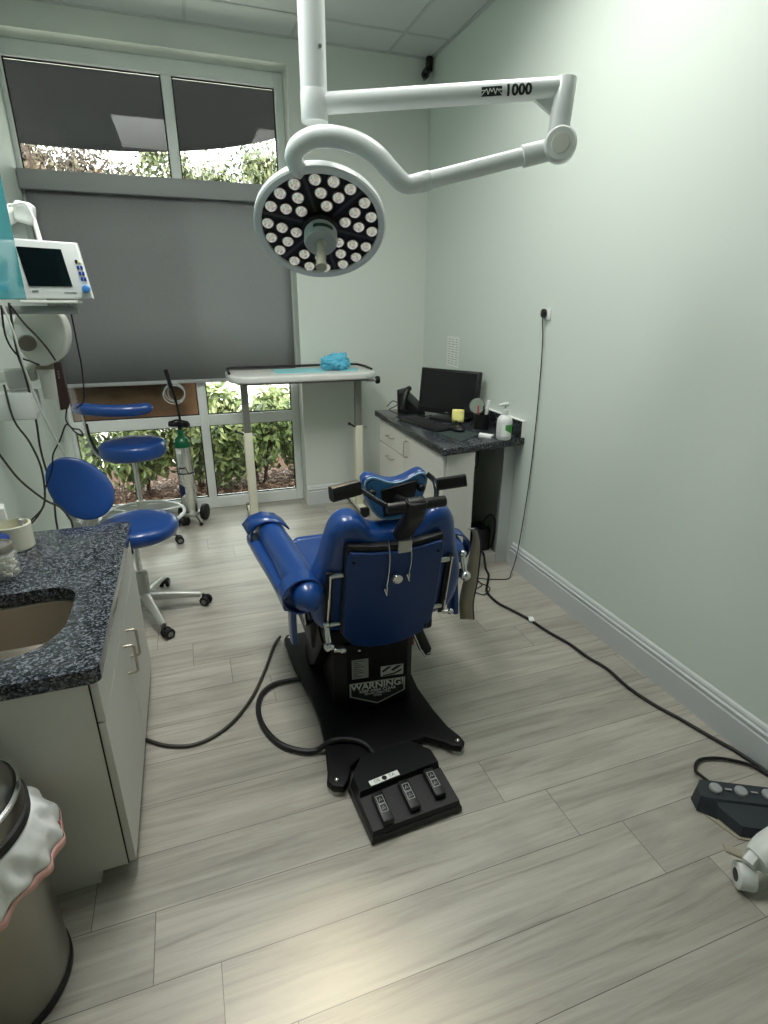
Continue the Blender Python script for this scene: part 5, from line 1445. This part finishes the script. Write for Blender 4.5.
def shrub(name, label, c, rad, n, size, seed, m=LEAFG, stems=5, group=None):
    rnd = random.Random(seed)
    t = thing(name, label, 'shrub', (c[0], c[1], -.06), 0, group)
    mb = MB()
    for k in range(7):
        cc = (c[0] + rnd.uniform(-.5, .5) * rad[0], c[1] + rnd.uniform(-.3, .3) * rad[1], c[2] + rnd.uniform(-.45, .45) * rad[2])
        leaf_cloud(mb, cc, (rad[0] * .62, rad[1] * .7, rad[2] * .62), n // 7, size, rnd, .35)
    mb.build('foliage', m, t, smooth=False)
    mb = MB()
    for k in range(stems):
        a = rnd.uniform(0, 6.3)
        mb.tube([(c[0] + .05 * math.cos(a), c[1] + .05 * math.sin(a), -.06), (c[0] + .35 * rad[0] * math.cos(a), c[1] + .3 * rad[1] * math.sin(a), c[2] - .2 * rad[2]), (c[0] + .6 * rad[0] * math.cos(a), c[1] + .5 * rad[1] * math.sin(a), c[2] + .4 * rad[2])], [.012, .007, .003], n=6, res=4)
    mb.build('stems', BARK, t)
for i, (x, y, z, rx, ry, rz, lab) in enumerate((
        (-1.05, 5.0, .30, .34, .30, .34, 'green leafy shrub outside at the wall end of the window'),
        (-.48, 5.02, .30, .34, .30, .33, 'green leafy shrub outside behind the round blue stool'),
        (.05, 4.98, .31, .33, .30, .36, 'green leafy shrub outside behind the oxygen cylinder'),
        (.52, 4.96, .34, .32, .30, .40, 'green leafy shrub outside behind the instrument table post'),
        (.98, 5.05, .34, .34, .30, .38, 'green leafy shrub outside past the window edge by the instrument table'))):
    shrub('hedge_shrub', lab, (x, y, z), (rx, ry, rz), 2300, .085, 20 + i)
# second, sunlit row further back
for i, (x, y, lab) in enumerate(((.25, 6.3, 'bright yellow-green bush beyond the hedge near the window mullion'), (.95, 6.4, 'bright yellow-green bush beyond the hedge under the instrument table top'))):
    shrub('garden_bush', lab, (x, y, .30), (.40, .35, .50), 1300, .10, 40 + i, BUSH, group=None)
# pale palm
pt = thing('palm', 'pale arching palm fronds seen through the pane beside the table post', 'palm', (.2, 7.4, -.2))
mb = MB(); rnd = random.Random(9)
for k in range(9):
    a = rnd.uniform(0, 6.3); d = V((math.cos(a), math.sin(a), 0))
    P = catmull([V((.2, 7.4, .35)), V((.2, 7.4, .9)) + d * .25, V((.2, 7.4, 1.0)) + d * .65, V((.2, 7.4, .7)) + d * 1.0], 8)
    for i in range(2, len(P) - 1):
        t = (P[i + 1] - P[i - 1]).normalized(); s = t.cross(V((0, 0, 1))).normalized()
        for q in (-1, 1):
            b = P[i] + s * (q * .26 * (1 - i / len(P) * .5)) + t * .12 - V((0, 0, .08))
            mb.add([P[i] - t * .012, P[i] + t * .012, b], [[0, 1, 2]])
mb.build('fronds', LEAFP, pt, smooth=False)
MB().cyl((.2, 7.4, -.22), (.2, 7.4, .5), .07, .05, 12).build('trunk', BARK, pt)

def tree(label, c, rad, n, size, m, seed, h0):
    rnd = random.Random(seed)
    t = thing('garden_tree', label, 'tree', (c[0], c[1], -.22))
    mb = MB()
    for k in range(16):
        d = V((rnd.uniform(-1, 1), rnd.uniform(-1, 1), rnd.uniform(-1, 1)))
        if d.length > 1: d.normalize()
        leaf_cloud(mb, (c[0] + d.x * rad[0] * .75, c[1] + d.y * rad[1] * .75, c[2] + d.z * rad[2] * .75), (rad[0] * .38, rad[1] * .4, rad[2] * .38), n // 16, size, rnd, .2)
    mb.build('foliage', m, t, smooth=False)
    mb = MB()
    mb.tube([(c[0], c[1], -.22), (c[0] + .1, c[1], c[2] * .5), (c[0], c[1], c[2])], [.2, .14, .05], n=8)
    for k in range(7):
        a = rnd.uniform(0, 6.3)
        mb.tube([(c[0], c[1], c[2] * .55), (c[0] + rad[0] * .4 * math.cos(a), c[1] + rad[1] * .4 * math.sin(a), c[2]), (c[0] + rad[0] * .8 * math.cos(a), c[1] + rad[1] * .7 * math.sin(a), c[2] + rad[2] * .45)], [.09, .05, .015], n=6, res=4)
    mb.build('trunk', BARK, t)
tree('reddish-brown tree crown seen through the upper pane under the awning', (-2.6, 14.5, 3.3), (2.3, 1.4, 1.9), 13000, .13, LEAFR, 61, 1)
tree('small green tree between the copper tree and the mullion', (-.15, 15.2, 3.4), (1.15, 1.0, 1.5), 6500, .13, LEAFT, 62, 1)
tree('rounded green tree seen through the upper pane nearest the lamp head', (1.95, 14.0, 2.9), (1.5, 1.3, 1.95), 11000, .13, LEAFT, 63, 1)
# neighbouring house roof
hs_ = thing('neighbour_house', 'pale house with a tan roof far beyond the window', 'house', (-7.5, 17, -.2))
MB().b2((-9.5, 15.5, -.22), (-5.6, 17.5, 3.75)).build('wall_block', STUCCO, hs_, smooth=False)
mb = MB(); mb.add([(-9.8, 15.2, 3.75), (-5.2, 15.2, 3.75), (-5.2, 17.8, 3.75), (-9.8, 17.8, 3.75), (-7.6, 16.5, 5.3), (-7.2, 16.5, 5.3)], [[0, 1, 5, 4], [1, 2, 5], [2, 3, 4, 5], [3, 0, 4], [3, 2, 1, 0]])
mb.build('roof', ROOFT, hs_, smooth=False)

# dome awning over the window
aw = thing('dome_awning', 'dark dome awning hung outside over the top of the window', 'awning', (-.6, 4.4, 2.7))
AC = V((-.62, 3.87, 0)); AR = 1.63
def apt(t, q):    # t along the rim angle, q 0 rim .. 1 top
    r = AR * math.cos(q * PI / 2 * .78); z = 2.60 + 1.15 * math.sin(q * PI / 2)
    return V((AC.x + r * math.cos(t), AC.y + r * math.sin(t), z))
mb = MB(); vs = []; fs = []
tn, qn = 48, 12
for i in range(tn + 1):
    t = PI * (.07 + .86 * i / tn)
    for k in range(qn + 1):
        p = apt(t, k / qn)
        if p.y < 4.42: 
            p.y = 4.42
        vs.append(p)
for i in range(tn):
    for k in range(qn):
        a = i * (qn + 1) + k
        fs.append([a, a + qn + 1, a + qn + 2, a + 1])
mb.add(vs, fs)
o = mb.build('canopy', AWN, aw, ang=80); sm = o.modifiers.new('t', 'SOLIDIFY'); sm.thickness = .004
for q in (.30, .58):
    MB().tube([V((max(min(apt(PI * (.1 + .8 * i / 24), q).x, 3), -3), max(4.43, apt(PI * (.1 + .8 * i / 24), q).y - .03), apt(PI * (.1 + .8 * i / 24), q).z - .01)) for i in range(25)], .012, n=8, smooth=False).build('awning_rib', AWNR, aw)

# ------------------------------------------------------------------ world, sun, camera
w = bpy.data.worlds.new('sky'); S.world = w; w.use_nodes = True
nt = w.node_tree; bg = nt.nodes['Background']
sky = nt.nodes.new('ShaderNodeTexSky'); sky.sky_type = 'HOSEK_WILKIE'; sky.turbidity = 8; sky.sun_direction = (.3, .5, .8); sky.ground_albedo = .4
mx = nt.nodes.new('ShaderNodeMix'); mx.data_type = 'RGBA'; mx.inputs['Factor'].default_value = .8
nt.links.new(sky.outputs[0], mx.inputs['A']); mx.inputs['B'].default_value = (1, .985, .95, 1)
nt.links.new(mx.outputs['Result'], bg.inputs['Color'])
bg.inputs['Strength'].default_value = 6.5
sun = bpy.data.lights.new('sun', 'SUN'); sun.energy = 3.0; sun.angle = .1; sun.color = (1, .95, .86)
so_ = bpy.data.objects.new('sun', sun); COL.objects.link(so_)
so_.rotation_euler = V((-.35, .30, -.9)).to_track_quat('-Z', 'Y').to_euler()

f, yaw, pitch, roll = 552.5, .336, .365, -.0037
cy, sy = math.cos(yaw), math.sin(yaw)
fw = V((sy * math.cos(pitch), cy * math.cos(pitch), -math.sin(pitch)))
rt = V((cy, -sy, 0)); dn = fw.cross(rt)
c_, s_ = math.cos(roll), math.sin(roll)
rt, dn = rt * c_ + dn * s_, dn * c_ - rt * s_
cam = bpy.data.cameras.new('camera'); co_ = bpy.data.objects.new('camera', cam); COL.objects.link(co_)
co_.matrix_world = Matrix.Translation(V((0, 0, 1.51))) @ Matrix((rt, -dn, -fw)).transposed().to_4x4()
cam.sensor_fit = 'HORIZONTAL'; cam.sensor_width = 36; cam.lens = f / 768 * 36
cam.clip_start = .02; cam.clip_end = 200
S.camera = co_
S.view_settings.view_transform = 'Standard'; S.view_settings.look = 'None'
S.view_settings.exposure = .5; S.view_settings.gamma = 1; S.view_settings.use_curve_mapping = False
S.cycles.max_bounces = 10; S.cycles.diffuse_bounces = 5; S.cycles.transparent_max_bounces = 16
S.cycles.use_denoising = True
